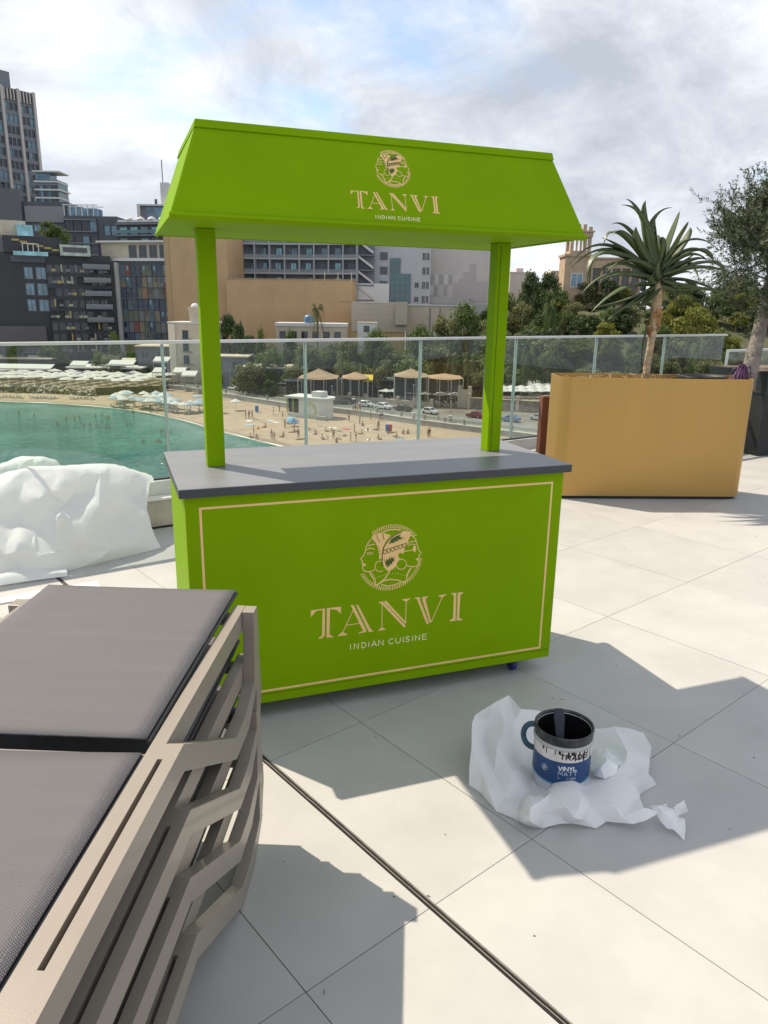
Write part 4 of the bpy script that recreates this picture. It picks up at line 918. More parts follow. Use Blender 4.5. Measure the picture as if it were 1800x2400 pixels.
for k in range(I0, len(WLW)-1, 2):
    a, b = wpt(k, -.15, -22.4), wpt(min(k+2, len(WLW)-1), -.15, -22.4); n = (wpt(k, .25, -22.4)-a)
    MB().pbox(a, b-a, n, (0, 0, 1.72)).build('wall_section', M_PW, pw); MB().pbox(a-n*.15+V((0, 0, 1.722)), b-a, n*1.3, (0, 0, .14)).build('coping', M_PWT, pw)
    MB().pbox(a+n*.5+V((0, 0, 1.864)), (b-a)*.96, n*.12, (0, 0, .85)).build('glass_panel', glass_mat('promenade_glass', (.80, .84, .83)) if 'promenade_glass' not in bpy.data.materials else bpy.data.materials['promenade_glass'], pw)
    MB().pbox(a+n*.3+V((0, 0, 1.864)), (b-a).normalized()*.45, n, (0, 0, 1.05)).build('pier', M_PW, pw)

# ------------------------------------------------------------------ trees
def leaf_crown(rx, rz, n, seed, size, clumps=26, flat=1.0, drop=.0):
    rg = random.Random(seed); mb = MB(); cl = []
    for k in range(clumps):
        a = rg.uniform(0, 6.283); u = rg.uniform(-.85, 1); r_ = math.sqrt(max(0, 1-u*u))*rg.uniform(.55, 1.0)
        cl.append((V((math.cos(a)*r_*rx, math.sin(a)*r_*rx, u*rz)), rg.uniform(.24, .46)*rx))
    for k in range(n):
        c, cr = rg.choice(cl); d = V((rg.gauss(0, 1), rg.gauss(0, 1), rg.gauss(0, 1))).normalized(); p = c+V((d.x, d.y, d.z*flat))*cr*rg.uniform(.55, 1.05)
        nn = (d+V((rg.gauss(0, .6), rg.gauss(0, .6), rg.gauss(.3, .6)))).normalized(); t = nn.orthogonal().normalized(); b = nn.cross(t); a = rg.uniform(0, 6.28)
        t, b = t*math.cos(a)+b*math.sin(a), b*math.cos(a)-t*math.sin(a); s = size*rg.uniform(.5, 1.3)
        mb.add([p-t*s, p-b*s*.5, p+t*s, p+b*s*.45], [(0, 1, 2, 3)])
    return mb, cl
LEAFM = {'mid': mat('foliage_mid', (.105, .150, .042), .6, var=.55, vscale=.35, detail=3, spec=.3), 'dark': mat('foliage_dark', (.062, .095, .034), .6, var=.5, vscale=.35, detail=3, spec=.3), 'olive': mat('foliage_olive', (.145, .155, .060), .6, var=.5, vscale=.35, detail=3, spec=.3),
         'pine': mat('foliage_pine', (.165, .175, .030), .6, var=.5, vscale=.35, detail=3, spec=.3), 'grey': mat('foliage_grey', (.085, .09, .06), .7, var=.4, vscale=.4, spec=.3)}
for m_ in LEAFM.values():
    n = m_.node_tree.nodes; l = m_.node_tree.links; t = n.new('ShaderNodeBsdfTranslucent'); l.new(n['Principled BSDF'].inputs['Base Color'].links[0].from_socket, t.inputs[0]); mx_ = n.new('ShaderNodeMixShader'); mx_.inputs[0].default_value = .35
    l.new(n['Principled BSDF'].outputs[0], mx_.inputs[1]); l.new(t.outputs[0], mx_.inputs[2]); l.new(mx_.outputs[0], n['Material Output'].inputs[0])
BARK = mat('tree_bark', (.11, .085, .065), .9, var=.3, vscale=1)
PROTO = {}
GRP = 'trees on the wooded slope behind the beach'
def tree_proto(key, rx, rz, hgt_, n, seed, lm_, size, clumps, flat=1.0):
    mb, cl = leaf_crown(rx, rz, n, seed, size, clumps, flat); mb.v = [(x, y, z+hgt_-rz) for x, y, z in mb.v]
    tk = MB(); tk.tube([(0, 0, -.6), (.05*rx, 0, hgt_*.35), (0, .03*rx, hgt_*.6)], [.055*rx+.1, .045*rx+.08, .03*rx+.05], 7)
    lim = MB()
    for c, cr in cl[:9]: lim.tube([(0, .02*rx, hgt_*.45), V((c.x*.5, c.y*.5, hgt_*.62)), V((c.x*.9, c.y*.9, c.z+hgt_-rz))], [.03*rx+.04, .02*rx+.03, .02], 5)
    PROTO[key] = (mb.mesh('crown', LEAFM[lm_]), tk.mesh('trunk', BARK), lim.mesh('limb', BARK))
tree_proto('b1', 4.6, 4.2, 10, 3600, 31, 'mid', .40, 34); tree_proto('b2', 4.2, 4.6, 11, 3400, 32, 'dark', .40, 32); tree_proto('b3', 5.0, 3.9, 9, 3600, 33, 'olive', .40, 36)
tree_proto('b4', 2.8, 2.5, 5, 1700, 34, 'mid', .31, 24); tree_proto('pine', 5.6, 3.3, 9, 5200, 35, 'pine', .34, 44, .35); tree_proto('g1', 2.6, 1.9, 3.6, 1400, 36, 'grey', .3, 20); tree_proto('cy', 2.4, 5.2, 12, 2200, 37, 'dark', .36, 26)
def put_tree(key, loc, s, label, group=GRP, sz=None, cat='tree', name='broadleaf_tree'):
    c, t, l_ = PROTO[key]; r_ = thing(name, label, cat, loc, random.uniform(0, 6.28), group); r_.scale = (s, s, s*(sz or random.uniform(.85, 1.15)))
    link('crown', c, r_); link('trunk', t, r_); link('limb', l_, r_); return r_
def palm_proto(key, h, n, L, seed, lm_):
    rg = random.Random(seed); fr = MB(); tk = MB(); tk.tube([(0, 0, -.5), (.1, 0, h*.5), (0, .05, h)], [.26, .2, .22], 8)
    for k in range(n):
        a = rg.uniform(0, 6.28); el = rg.uniform(-.5, 1.25); d = V((math.cos(a), math.sin(a), 0)); p0 = V((0, .05, h)); pts = []
        for q in range(7): s = q/6; pts.append(p0+d*(L*s*math.cos(el*.6))+V((0, 0, L*(math.sin(el)*s-.75*s*s))))
        for q in range(6):
            a_, b_ = pts[q], pts[q+1]; sd_ = V((-d.y, d.x, 0))
            for z in (-1, 1):
                for m_ in range(3):
                    o = a_.lerp(b_, m_/3); ll = .55*L*.45*math.sin(math.pi*(.12+.82*(q+m_/3)/6)); fr.add([o, a_.lerp(b_, min(1, m_/3+.22)), o+sd_*z*ll+(b_-a_)*.8+V((0, 0, -ll*.45))], [(0, 1, 2)])
    PROTO[key] = (fr.mesh('crown', LEAFM[lm_]), tk.mesh('trunk', BARK))
palm_proto('palm', 7, 34, 2.6, 41, 'olive'); palm_proto('palm2', 5, 40, 3.0, 42, 'mid')
def put_palm(key, loc, s, label, group='palm trees above the beach road'):
    r_ = thing('palm_tree', label, 'palm tree', loc, random.uniform(0, 6.28), group); r_.scale = (s, s, s); link('crown', PROTO[key][0], r_); link('trunk', PROTO[key][1], r_); return r_
# hillside on the right
def sm(x): x = max(0, min(1, x)); return x*x*(3-2*x)
def hz(x, t):
    top = -15+ (17.5)*sm((x-1030)/330); return ZROAD-.1+(top-ZROAD)*sm((t-178)/92)+1.2*noise.noise(V((x*.01, t*.03, 0)))*sm((t-178)/30)
P = []; F = []; xs = list(range(640, 2700, 30)); ts = list(range(172, 420, 8))
for x in xs:
    for t in ts: p = att(x, 720, t); P.append(V((p.x, p.y, hz(x, t))))
for i in range(len(xs)-1):
    for j in range(len(ts)-1): k = len(ts); F.append((i*k+j, (i+1)*k+j, (i+1)*k+j+1, i*k+j+1))
MB().add(P, F).build('hillside', mat('scrub_earth', (.075, .08, .038), .95, var=.5, vscale=.12, bump=.6, bscale=1.2, detail=8), kind='structure', smooth=True)
def hp3(x, t): p = att(x, 720, t); return V((p.x, p.y, hz(x, t)))
rng = random.Random(77)
KN = {'b1': 'mid green', 'b2': 'dark green', 'b3': 'olive green', 'b4': 'small bright', 'g1': 'grey leaved low', 'pine': 'yellow green layered', 'cy': 'dark'}
TL = lambda k_, w_: '%s tree in the wood %s' % (KN[k_], w_)
for k in range(95):                                                      # belt of trees behind the road
    x = rng.uniform(560, 1330); t = rng.uniform(183, 236); key = rng.choice(['b1', 'b2', 'b3', 'b1', 'b3', 'b4'])
    f = 1.0 if x > 880 else .82
    put_tree(key, hp3(x, t), rng.uniform(.72, 1.1)*f, TL(key, 'behind the beach road'), 'trees in the belt behind the beach road')
for k in range(150):                                                     # slope on the right
    x = rng.uniform(1130, 2050); t = rng.uniform(184, 268); key = rng.choice(['b1', 'b2', 'b3', 'g1', 'b4', 'b2', 'b2', 'b3'] if rng.random() < .86 else ['pine'])
    put_tree(key, hp3(x, t), rng.uniform(.6, 1.0), TL(key, 'on the slope below the villa'))
for x, y, t, key, s, lb_ in [(1245, 680, 240, 'b2', .95, 'tall dark tree standing left of the stone villa'), (1285, 690, 236, 'b2', .9, 'dark round tree just below the stone villa'), (1185, 690, 238, 'b1', .9, 'green tree right of the white mural building'), (1225, 710, 232, 'b3', .8, 'olive green tree below the pale flat house'),
      (1640, 740, 205, 'pine', 1.15, 'yellow green pine with flat layers behind the railing end'), (1420, 745, 208, 'pine', .8, 'yellow green pine left of the aloe trunk'), (1725, 745, 200, 'pine', .75, 'small yellow green pine beside the olive trunk'), (1600, 700, 225, 'pine', .9, 'broad pine on the slope behind the aloe'),
      (1090, 735, 226, 'b1', 1.0, 'full green tree beside the right cart post'), (1040, 750, 222, 'b3', .95, 'green tree above the railing near the right post'), (985, 762, 215, 'b1', .8, 'green tree in front of the beige walls'), (880, 765, 208, 'b1', .75, 'rounded green tree in front of the tan wall end'), (815, 762, 206, 'b3', .7, 'bushy tree right of the lone palm')]:
    p = att(x, y, t); g_ = hz(x, t); put_tree(key, V((p.x, p.y, g_)), s, lb_, group=None, sz=max(.5, min(1.8, (p.z-g_+3.2)/(10*s)))) 
for x, y, t, s, key, lb_ in [(743, 728, 212, .9, 'palm', 'lone palm tree in front of the tan wall'), (1290, 722, 215, .8, 'palm2', 'shaggy palm on the slope under the villa'), (1060, 835, 188, .7, 'palm', 'palm tree beside the right cart post behind the glass'), (1100, 850, 182, .7, 'palm', 'slim palm behind the right post of the cart'), (905, 850, 186, .75, 'palm', 'palm tree between the two tan shade sails'), (1640, 815, 196, 1.0, 'palm2', 'bushy palm seen through the last glass pane'), (1240, 830, 190, .8, 'palm2', 'palm tree above the white parasols on the right'), (803, 832, 184, .7, 'palm', 'young palm above the left shade sail')]:
    p = att(x, y, t); g_ = hz(x, t) if x > 700 else ZROAD
    o = put_palm(key, V((p.x, p.y, g_)), s, lb_, group=None); h = 7 if key == 'palm' else 5; o.scale = (s, s, max(.4, (p.z-g_)/h))
# ------------------------------------------------------------------ buildings round the bay
def bld(name, label, x0, x1, ytop, zb, t0, t1=None, cat='building', group=None):
    t1 = t1 or t0; a, b = att(x0, ytop, t0), att(x1, ytop, t1); d = b-a; W = math.hypot(d.x, d.y); H = a.z-zb
    r_ = thing(name, label, cat, (a.x, a.y, zb), math.atan2(d.y, d.x), group); return r_, W, H
def vol(r_, x0, x1, y0, y1, z0, z1, m, name='wall'): return MB().box(x0, x1, y0, y1, z0, z1).build(name, m, r_)
G_DK = mat('window_dark', (.020, .026, .034), .08, spec=.8); G_BL = mat('window_blue', (.10, .20, .27), .08, spec=.9, var=.5, vscale=.3); G_TQ = mat('window_turquoise', (.22, .46, .54), .1, spec=.8, var=.5, vscale=.3); G_TEAL = mat('teal_glass', (.03, .11, .13), .08, spec=.9, var=.4, vscale=.2)
W_BLK = mat('charcoal_cladding', (.032, .035, .043), .6, var=.2, vscale=.2); W_DKG = mat('dark_grey_render', (.078, .086, .104), .7, var=.12, vscale=.15); W_MID = mat('mid_grey_render', (.165, .18, .21), .75, var=.1, vscale=.15)
W_WHT = mat('white_render', (.58, .57, .56), .8, var=.06, vscale=.2); W_CRM = mat('cream_stone', (.50, .43, .34), .85, var=.12, vscale=.3); W_TAN = mat('tan_party_wall', (.46, .31, .175), .9, var=.10, vscale=.12, detail=7); W_PNK = mat('pinkish_white_render', (.55, .50, .48), .85, var=.05, vscale=.2); W_STN = mat('villa_limestone', (.43, .32, .22), .9, var=.2, vscale=.5, bump=.4, bscale=3)
def grid(r_, x0, x1, z0, z1, rows, cols, wall, panes, pier=.18, span=.25, rec=.5, keep=1.0, rg=random, frame=None, name='window', y=0.0):
    """window openings: piers and spandrels stand proud of the panes; each pane is a part"""
    cw, rh = (x1-x0)/cols, (z1-z0)/rows; g_ = MB()
    for c in range(cols+1):
        a = x0+c*cw; g_.box(max(x0, a-cw*pier/2), min(x1, a+cw*pier/2), y, y+rec, z0, z1)
    for q in range(rows+1):
        a = z0+q*rh; lo, hi = (a if q == 0 else a-rh*span*.4), (a if q == rows else a+rh*span*.6)
        if hi > lo: g_.box(x0, x1, y+.04, y+rec-.02, lo, hi)
    g_.build('facade_grid', wall, r_)
    pm = {}
    for q in range(rows):
        for c in range(cols):
            if rg.random() > keep: continue
            m = rg.choice(panes)
            if m not in pm: pm[m] = MB().box(0, cw*(1-pier)*.98, 0, .06, 0, rh*(1-span)*.97).mesh(name, m)
            o = link(name, pm[m], r_); o.location = (x0+c*cw+cw*pier/2+.01*cw, y+rec-.09-rg.random()*.02, z0+q*rh+rh*span*.6+.01*rh)
def win(r_, x, z, w_, h, m=G_DK, frame=W_WHT, y=-.05, name='window'):
    f = MB(); t = min(w_, h)*.09
    f.box(x-t, x, y-.05, y+.1, z-t, z+h+t); f.box(x+w_, x+w_+t, y-.05, y+.1, z-t, z+h+t); f.box(x, x+w_, y-.05, y+.1, z-t, z); f.box(x, x+w_, y-.05, y+.1, z+h, z+h+t); f.box(x+w_*.47, x+w_*.53, y-.04, y+.08, z, z+h)
    o = f.build(name, frame, r_); MB().box(x+.01, x+w_-.01, y, y+.06, z+.01, z+h-.01).build('pane', m, o); return o
rb = random.Random(19)
# 1 high tower at the left edge
r_, W, H = bld('residential_tower', 'tall grey tower block with pale vertical ribs at the left edge', -125, 72, 168, -14, 402, 438)
vol(r_, 0, W, .6, 16, 0, H, W_MID); bays = 5; bw = W/bays
for k in range(bays):
    grid(r_, k*bw+.9, (k+1)*bw-.9, 2, H-7, 20, 3, W_MID, [G_DK, G_DK, G_BL], .2, .34, .55, rg=rb)
    for q in range(4): MB().box(k*bw+1.2+q*bw*.2, k*bw+1.9+q*bw*.2, -.5, .6, H-6.5, H-.6).build('crown_fin', mat('tower_rib', (.46, .42, .40), .7), r_)
    vol(r_, k*bw+.9, (k+1)*bw-.9, .3, .59, H-7, H-.4, G_DK, 'crown_recess')
for k in range(bays+1): vol(r_, k*bw-.75, k*bw+.75, -1.0, .59, 0, H+.3, MATS['tower_rib'], 'rib')
vol(r_, 0, W*.76, 3, 14, H, H+9, W_MID, 'roof_block'); vol(r_, W*.66, W*.665, 8, 8.3, H+9, H+15, W_DKG, 'mast')
# 2 glass annex with white slabs
r_, W, H = bld('glass_office', 'small glass building with projecting white floor slabs beside the tower', 78, 138, 398, -14, 420)
vol(r_, 0, W*.9, .6, 14, 0, H-5, G_TEAL, 'glass_core'); 
for k in range(7): vol(r_, -.2, W*(.93+.06*(k % 2)), -.6, 14, H-6.5-k*4.3, H-5.7-k*4.3, W_WHT if k < 5 else W_MID, 'floor_slab')
vol(r_, 0, W*.55, 2, 12, H-5, H-1.2, G_BL, 'penthouse'); vol(r_, -.5, W*1.02, -1, 13, H-1.1, H-.4, W_WHT, 'roof_slab')
grid(r_, .2, W*.9, 2, H-7, 6, 6, W_MID, [G_BL, G_DK, G_TEAL], .1, .2, .5, rg=rb)
# 3 dark complex below the tower
r_, W, H = bld('dark_complex', 'plain dark grey block with a blank fascia below the tower', -60, 156, 470, -18, 345)
vol(r_, 0, W, 0, 20, 0, H, W_DKG); vol(r_, 0, W*.52, -2, 0, 0, H+5.2, mat('slate_panel', (.10, .102, .115), .6, var=.1), 'stair_block'); vol(r_, W*.54, W*.97, -.8, -.02, H-9, H-2, mat('fascia_grey', (.20, .195, .205), .6, var=.05), 'fascia_panel'); win(r_, W*.62, H-13, 3, 2.8, G_BL, W_DKG); win(r_, W*.8, H-13, 3, 2.8, G_BL, W_DKG)
# 4 dark hotel with balcony bands
r_, W, H = bld('dark_hotel', 'dark hotel with stacked glazed balconies behind the black hotel', 148, 272, 505, -18, 335, 335)
vol(r_, 0, W, .6, 22, 0, H, W_DKG); grid(r_, 0, W*.62, 3, H-1, 8, 4, W_DKG, [G_BL, G_DK], .12, .34, .6, rg=rb); grid(r_, W*.74, W, 3, H-3, 8, 2, W_DKG, [G_BL, G_DK], .12, .34, .6, rg=rb)
for k in range(5): vol(r_, -.5, W*.62, -1.0, -.02, H-2-k*5, H-1.5-k*5, W_MID, 'balcony_slab')
pg_ = MB()
for k in range(6): pg_.box(W*.02+k*W*.11, W*.02+k*W*.11+.3, 0, .3, H, H+4.4)
pg_.box(0, W*.66, -.2, .1, H+4.4, H+4.8); pg_.box(0, W*.66, 7, 7.3, H+4.4, H+4.8); pg_.build('roof_pergola', W_WHT, r_); vol(r_, W*.05, W*.6, 3, 10, H, H+3.6, G_BL, 'roof_pavilion')
r_, W, H = bld('balcony_hotel', 'blue grey hotel wing with long balcony bands left of the tan wall', 270, 400, 520, -18, 330, 324)
vol(r_, 0, W, 1.6, 22, 0, H, W_DKG)
for k in range(6):
    vol(r_, 0, W, -.2, 1.6, H-1.2-k*4.8, H-.6-k*4.8, W_MID, 'balcony_slab'); vol(r_, 0, W, -.15, -.1, H-3.2-k*4.8-1.6, H-3.4-k*4.8, G_TEAL, 'balcony_glass')
    for c in range(5): 
        if rb.random() < .75: win(r_, W*(.05+.19*c), H-5.2-k*4.8, 3.2, 3, rb.choice([G_BL, G_DK, G_TQ]), W_MID, y=1.5)
vol(r_, 0, W, 2, 12, H, H+1, W_WHT, 'roof_parapet')
for k in range(4): MB().lathe([(0, 1.4), (1.3, 1.0), (1.9, .1)], 10, (W*(.2+.2*k), 3, H+1)).build('roof_dome', W_WHT, r_)
# 5 black hotel
r_, W, H = bld('black_hotel', 'black hotel facade dotted with pale panels above the beach', -110, 258, 585, ZROAD, 236, 256)
vol(r_, 0, W, .8, 8, 0, H, W_BLK); z0, z1 = 0, H
rgk = random.Random(8); cols = 13; xa, xb = W*.56, W*.97
cw = (xb-xa)/cols; PALP = mat('pale_panel', (.34, .32, .25), .6, var=.3, vscale=.8); GLW = mat('gold_panel', (.38, .29, .10), .5)
grid(r_, xa, W, 1, H-3, 9, 9, W_BLK, [G_DK, G_DK, W_BLK], .22, .3, .7, rg=rgk)
for q in range(9):
    for c in range(cols):
        v_ = rgk.random()
        if v_ < .44: 
            hh = (H-4)/9; w2 = cw*rgk.choice([.35, .9, .9]); h2 = hh*(.62 if w2 < cw*.5 else .22)
            MB().box(xa+c*cw, xa+c*cw+w2, -.35, -.02, 1+q*hh+hh*.3, 1+q*hh+hh*.3+h2).build('facade_panel', rgk.choice([PALP, PALP, W_MID, GLW]), r_)
for q in range(3):
    for c in range(2): win(r_, W*(.42+.075*c), H-8.2-q*5.2, W*(.05+.01*c), 3.6, G_BL, W_DKG, y=.75)
vol(r_, W*.34, W*.56, .1, .79, H-3.0, H-1, W_DKG, 'parapet_band'); vol(r_, 0, W*.52, -.6, .78, 0, H*.38, mat('hotel_base_grey', (.105, .10, .11), .7, var=.1), 'base_block')
for c in range(4): win(r_, W*(.30+.045*c), 2.5, 2.4, 3.2, G_DK, W_MID, y=-.65)
vol(r_, W*.30, W*.5, -1.4, -.61, H*.22, H*.24, W_WHT, 'canopy_edge')
for k in range(5): MB().box(W*(.80+.0), W*.985, -1.6, .78, H-4.6-k*4.4, H-4.0-k*4.4).build('balcony_slab', W_MID, r_); vol(r_, W*.80, W*.985, -1.65, -1.55, H-4.0-k*4.4, H-2.9-k*4.4, mat('balcony_grey_glass', (.13, .15, .16), .2, spec=.8), 'balcony_glass')
for k in range(6): MB().box(W*(.36+.05*k), W*(.36+.05*k)+2.2, -.3, -.02, H+3.6-k*.55, H+4.2-k*.55).build('gold_tile', GLW, r_)
vol(r_, W*.30, W*.66, 0, 7.9, H, H+5.2, W_BLK, 'upper_storey'); vol(r_, W*.30, W*.46, 2, 14, H+5.2, H+10, W_CRM, 'roof_lounge'); vol(r_, W*.40, W*.50, -.4, 2, H+5.2, H+8.6, G_TQ, 'glass_screen'); vol(r_, W*.66, W*.86, -1.5, 7.5, H-.5, H+3.0, mat('pale_green_glass', (.36, .42, .38), .3, var=.3, vscale=.5), 'glass_roof'); vol(r_, W*.68, W*.84, -1.6, -1.52, H+.6, H+2.2, G_DK, 'roof_window_band')
for x, dz in ((W*.60, 6.2), (W*.645, 5.6), (W*.69, 4.4)):
    p = r_.matrix_basis @ V((x, 2, H+dz-1)); put_tree('b4', p, .85, 'light green roof tree on top of the black hotel', group='roof trees on the black hotel', name='roof_tree')
for a, b, c_, d in ((.42, .52, .6, 4.2),):
    fr_ = MB(); 
    for k in range(4): fr_.box(W*a+(b-a)*W*k/3, W*a+(b-a)*W*k/3+.25, -2.2, -1.95, H-.9, H+2.6)
    fr_.box(W*a, W*b+.25, -2.2, -1.95, H+2.6, H+2.85); fr_.build('terrace_frame', W_WHT, r_); vol(r_, W*.36, W*.58, -2.3, -2.2, H-1, H+.3, G_TQ, 'terrace_glass')
# 6 hotel with coloured panels
r_, W, H = bld('coloured_panel_hotel', 'grey hotel with a chequer of red, blue and ochre window panels', 236, 394, 612, ZROAD, 262, 256)
vol(r_, 0, W, .8, 18, 0, H, W_MID); vol(r_, W*.02, W*.20, -.4, .79, 0, H, mat('grey_stair_wall', (.235, .23, .225), .8, var=.06), 'stair_wall'); vol(r_, W*.215, W*.26, -1.0, .79, 0, H-.4, W_WHT, 'fin'); vol(r_, W*.2, W*1.02, -1.2, 14, H, H+.9, W_WHT, 'roof_slab')
PALC = [mat('panel_%s' % n_, c_, .6, var=.15, vscale=.6) for n_, c_ in (('red', (.19, .07, .055)), ('navy', (.065, .08, .11)), ('ochre', (.20, .165, .12)), ('grey', (.16, .165, .17)), ('olive', (.13, .135, .105)), ('brown', (.14, .075, .06)), ('slate', (.10, .14, .17)), ('orange', (.24, .145, .10)))]
rows, cols = 8, 9; x0 = W*.28; cw = (W-x0)/cols; rh = (H-6)/rows; pm = {}
for q in range(rows):
    MB().box(x0, W, -.5, .79, 5+q*rh-.15, 5+q*rh+.02).build('floor_ledge', W_MID, r_)
    for c in range(cols):
        m = rb.choice(PALC+[PALC[3], PALC[1], PALC[4]])
        if m not in pm: pm[m] = MB().box(0, cw*.93, 0, .3, 0, rh*.9).mesh('facade_panel', m)
        o = link('facade_panel', pm[m], r_); o.location = (x0+c*cw+cw*.03, -.15-rb.random()*.3, 5+q*rh+.05)
        if rb.random() < .6: 
            o2 = MB().box(0, cw*.42, -.05, .02, 0, rh*.42).build('window', rb.choice([G_DK, G_DK, G_BL]), r_); o2.location = o.location+V((cw*rb.uniform(.1, .4), -.06, rh*.42))
        if rb.random() < .3: MB().add([(0, -.05, 0), (cw*.1, -.05, 0), (cw*-.02, -.05, rh*.9), (cw*-.12, -.05, rh*.9)], [(0, 1, 2, 3)]).build('slant_strip', W_BLK, o)  # charcoal strip slanting over the left edge of some panels
hm = MB()
for st in GL['H']: stroke(hm, [(W*.05+p[0]*2.4, H*.78+p[1]*3.2) for p in st], .22, lambda u, v, w_: (u, -.42-w_, v), .06)
hm.build('letter_sign', W_WHT, r_)
vol(r_, 0, W*.98, 1, 12, H+.9, H+6.2, W_CRM, 'penthouse_wall'); vol(r_, -1, W, -.6, 13, H+6.2, H+6.8, W_WHT, 'penthouse_roof')
for c in range(4): win(r_, W*(.42+.15*c), H+1.4, W*.10, 3.8, G_DK, W_MID, y=.9)
vol(r_, W*.1, W*1.0, -3, .7, 0, 3.6, W_MID, 'ground_floor'); vol(r_, W*.3, W*.95, -3.1, -3.02, .4, 2.8, G_DK, 'shopfront')
# 7 white penthouse tower with antenna
r_, W, H = bld('white_penthouse', 'distant white framed rooftop block with antenna left of the canopy', 322, 396, 478, -10, 385)
vol(r_, 0, W, 1, 14, 0, H-.8, W_MID); vol(r_, -.3, W, -.5, 14, H-.8, H, W_WHT, 'roof_slab'); vol(r_, -.3, 1.2, -.5, 12, H-13, H-.8, W_WHT, 'frame_leg'); vol(r_, W*.26, W*.98, .7, 1, H-9, H-1.4, G_BL, 'glazing'); vol(r_, W*.70, W*.95, 3, 8, H, H+11, W_WHT, 'lift_tower'); vol(r_, W*.76, W*.785, 4, 4.3, H+11, H+22, W_MID, 'antenna'); vol(r_, W*.48, W*.55, 4, 5, H, H+3, W_DKG, 'roof_plant')
# 8 tan party wall and the curved hotel over it
r_, W, H = bld('tan_wall_building', 'huge blank tan party wall behind the left cart post', 388, 530, 545, ZROAD, 252, 250)
vol(r_, 0, W, 0, 20, 0, H, W_TAN, 'wall'); vol(r_, -.9, .9, -.25, 3, 0, H-.4, mat('tan_pilaster', (.40, .28, .16), .9), 'corner_strip')
r_, W, H = bld('tan_wall_block', 'long lower tan wall under the curved hotel between the posts', 530, 826, 654, ZROAD, 250, 246)
vol(r_, .02, W, 0, 10, 0, H, W_TAN, 'wall'); vol(r_, 0, W+.2, -.15, 10, H, H+.35, mat('wall_cap', (.33, .26, .18), .9), 'coping')
for k in range(3): vol(r_, W*(.78+.105*k), W*(.78+.105*k)+.25, -.2, -.01, H-1, H+2.8, W_CRM, 'cable_duct'); vol(r_, W*.9, W*.995, -.14, -.01, H*(.3+.24*k), H*(.3+.24*k)+.12, MATS['wall_cap'], 'string_course')
r_, W, H = bld('curved_hotel', 'curved blue grey hotel with rows of balconies above the tan wall', 520, 838, 540, -8, 268, 262)
bays = 9; HF = 7.2; nf = 5
def arc(x): u = (x/W-.5)*2; return 3.2*(1-u*u)
M_CH = mat('hotel_blue_grey', (.145, .165, .20), .75, var=.1, vscale=.15); M_CHS = mat('hotel_slab_grey', (.33, .35, .38), .75)
fh = 5.1
for q in range(nf):
    z = H-fh*(nf-q)+1
    pts = [(W*k/24, arc(W*k/24)) for k in range(25)]
    MB().prism([(x, y) for x, y in pts]+[(x, y+8) for x, y in pts[::-1]], lambda u, v, w_: (u, v, w_), z-.45, z+.15).build('floor_slab', M_CHS, r_)
    MB().prism([(x, y+2.6) for x, y in pts]+[(x, y+8) for x, y in pts[::-1]], lambda u, v, w_: (u, v, w_), z+.15, z+fh-.45).build('back_wall', M_CH, r_)
    MB().prism([(x, y+.06) for x, y in pts]+[(x, y+.14) for x, y in pts[::-1]], lambda u, v, w_: (u, v, w_), z+.15, z+1.35).build('balcony_glass', MATS['balcony_grey_glass'], r_)
    for c in range(bays+1):
        x = W*c/bays; x = min(max(x, .3), W-.3)
        if c % 2 == 0 or rb.random() < .5 or q > 1: MB().box(x-.22, x+.22, arc(x)+.02, arc(x)+2.6, z+.15, z+fh-.45).build('divider_wall', M_CHS, r_)
    for c in range(bays):
        if rb.random() < .9: x = W*(c+rb.uniform(.25, .5))/bays; win(r_, x, z+.5, W/bays*.36, 3.1, rb.choice([G_TQ, G_TQ, G_TQ, G_DK, G_BL]), W_DKG, y=arc(x+1.5)+2.5)
vol(r_, 0, W, 8.5, 16, 0, H+3, M_CH)
# 9 grey white block with outside stairs and a teal atrium
r_, W, H = bld('stair_block', 'grey concrete block with zigzag outside stairs right of the curved hotel', 836, 878, 540, ZROAD, 264)
vol(r_, 0, W, 2.4, 12, 0, H, W_MID); 
for k in range(6):
    z = H-4-k*5.2; MB().add([(W*.1, 0, z), (W*.95, 0, z-3.9), (W*.95, 2, z-3.9), (W*.1, 2, z), (W*.1, 0, z+.9), (W*.95, 0, z-3.0), (W*.95, 2, z-3.0), (W*.1, 2, z+.9)], [(3,2,1,0),(4,5,6,7),(0,1,5,4),(1,2,6,5),(2,3,7,6),(3,0,4,7)]).build('stair_flight', W_WHT, r_); vol(r_, 0, W, .1, 2.3, z-4.5, z-4.1, W_MID, 'landing')
r_, W, H = bld('white_atrium_block', 'white apartment block with a stepped teal glass atrium', 872, 1012, 540, ZROAD, 272)
vol(r_, 0, W, 0, 16, 0, H, mat('cool_white_render', (.45, .455, .47), .8, var=.05, vscale=.2)); vol(r_, W*.32, W*.49, -.3, -.01, 6, H-9.5, G_TEAL, 'atrium_glass'); vol(r_, W*.495, W*.66, -.3, -.01, 6, H-15, G_TEAL, 'atrium_glass'); vol(r_, W*.54, W*.78, -.2, -.01, H-5, H-.8, G_TEAL, 'atrium_glass')
for k in range(13):
    z = 7+k*2.6
    if z < H-10: vol(r_, W*.315, W*(.665 if z < H-15.5 else .49), -.42, -.31, z, z+.16, W_MID, 'transom')
for x in (W*.318, W*.40, W*.4925, W*.575, W*.662): vol(r_, x-.1, x+.1, -.44, -.305, 6, H-(9.5 if x < W*.48 else 15), W_MID, 'mullion')
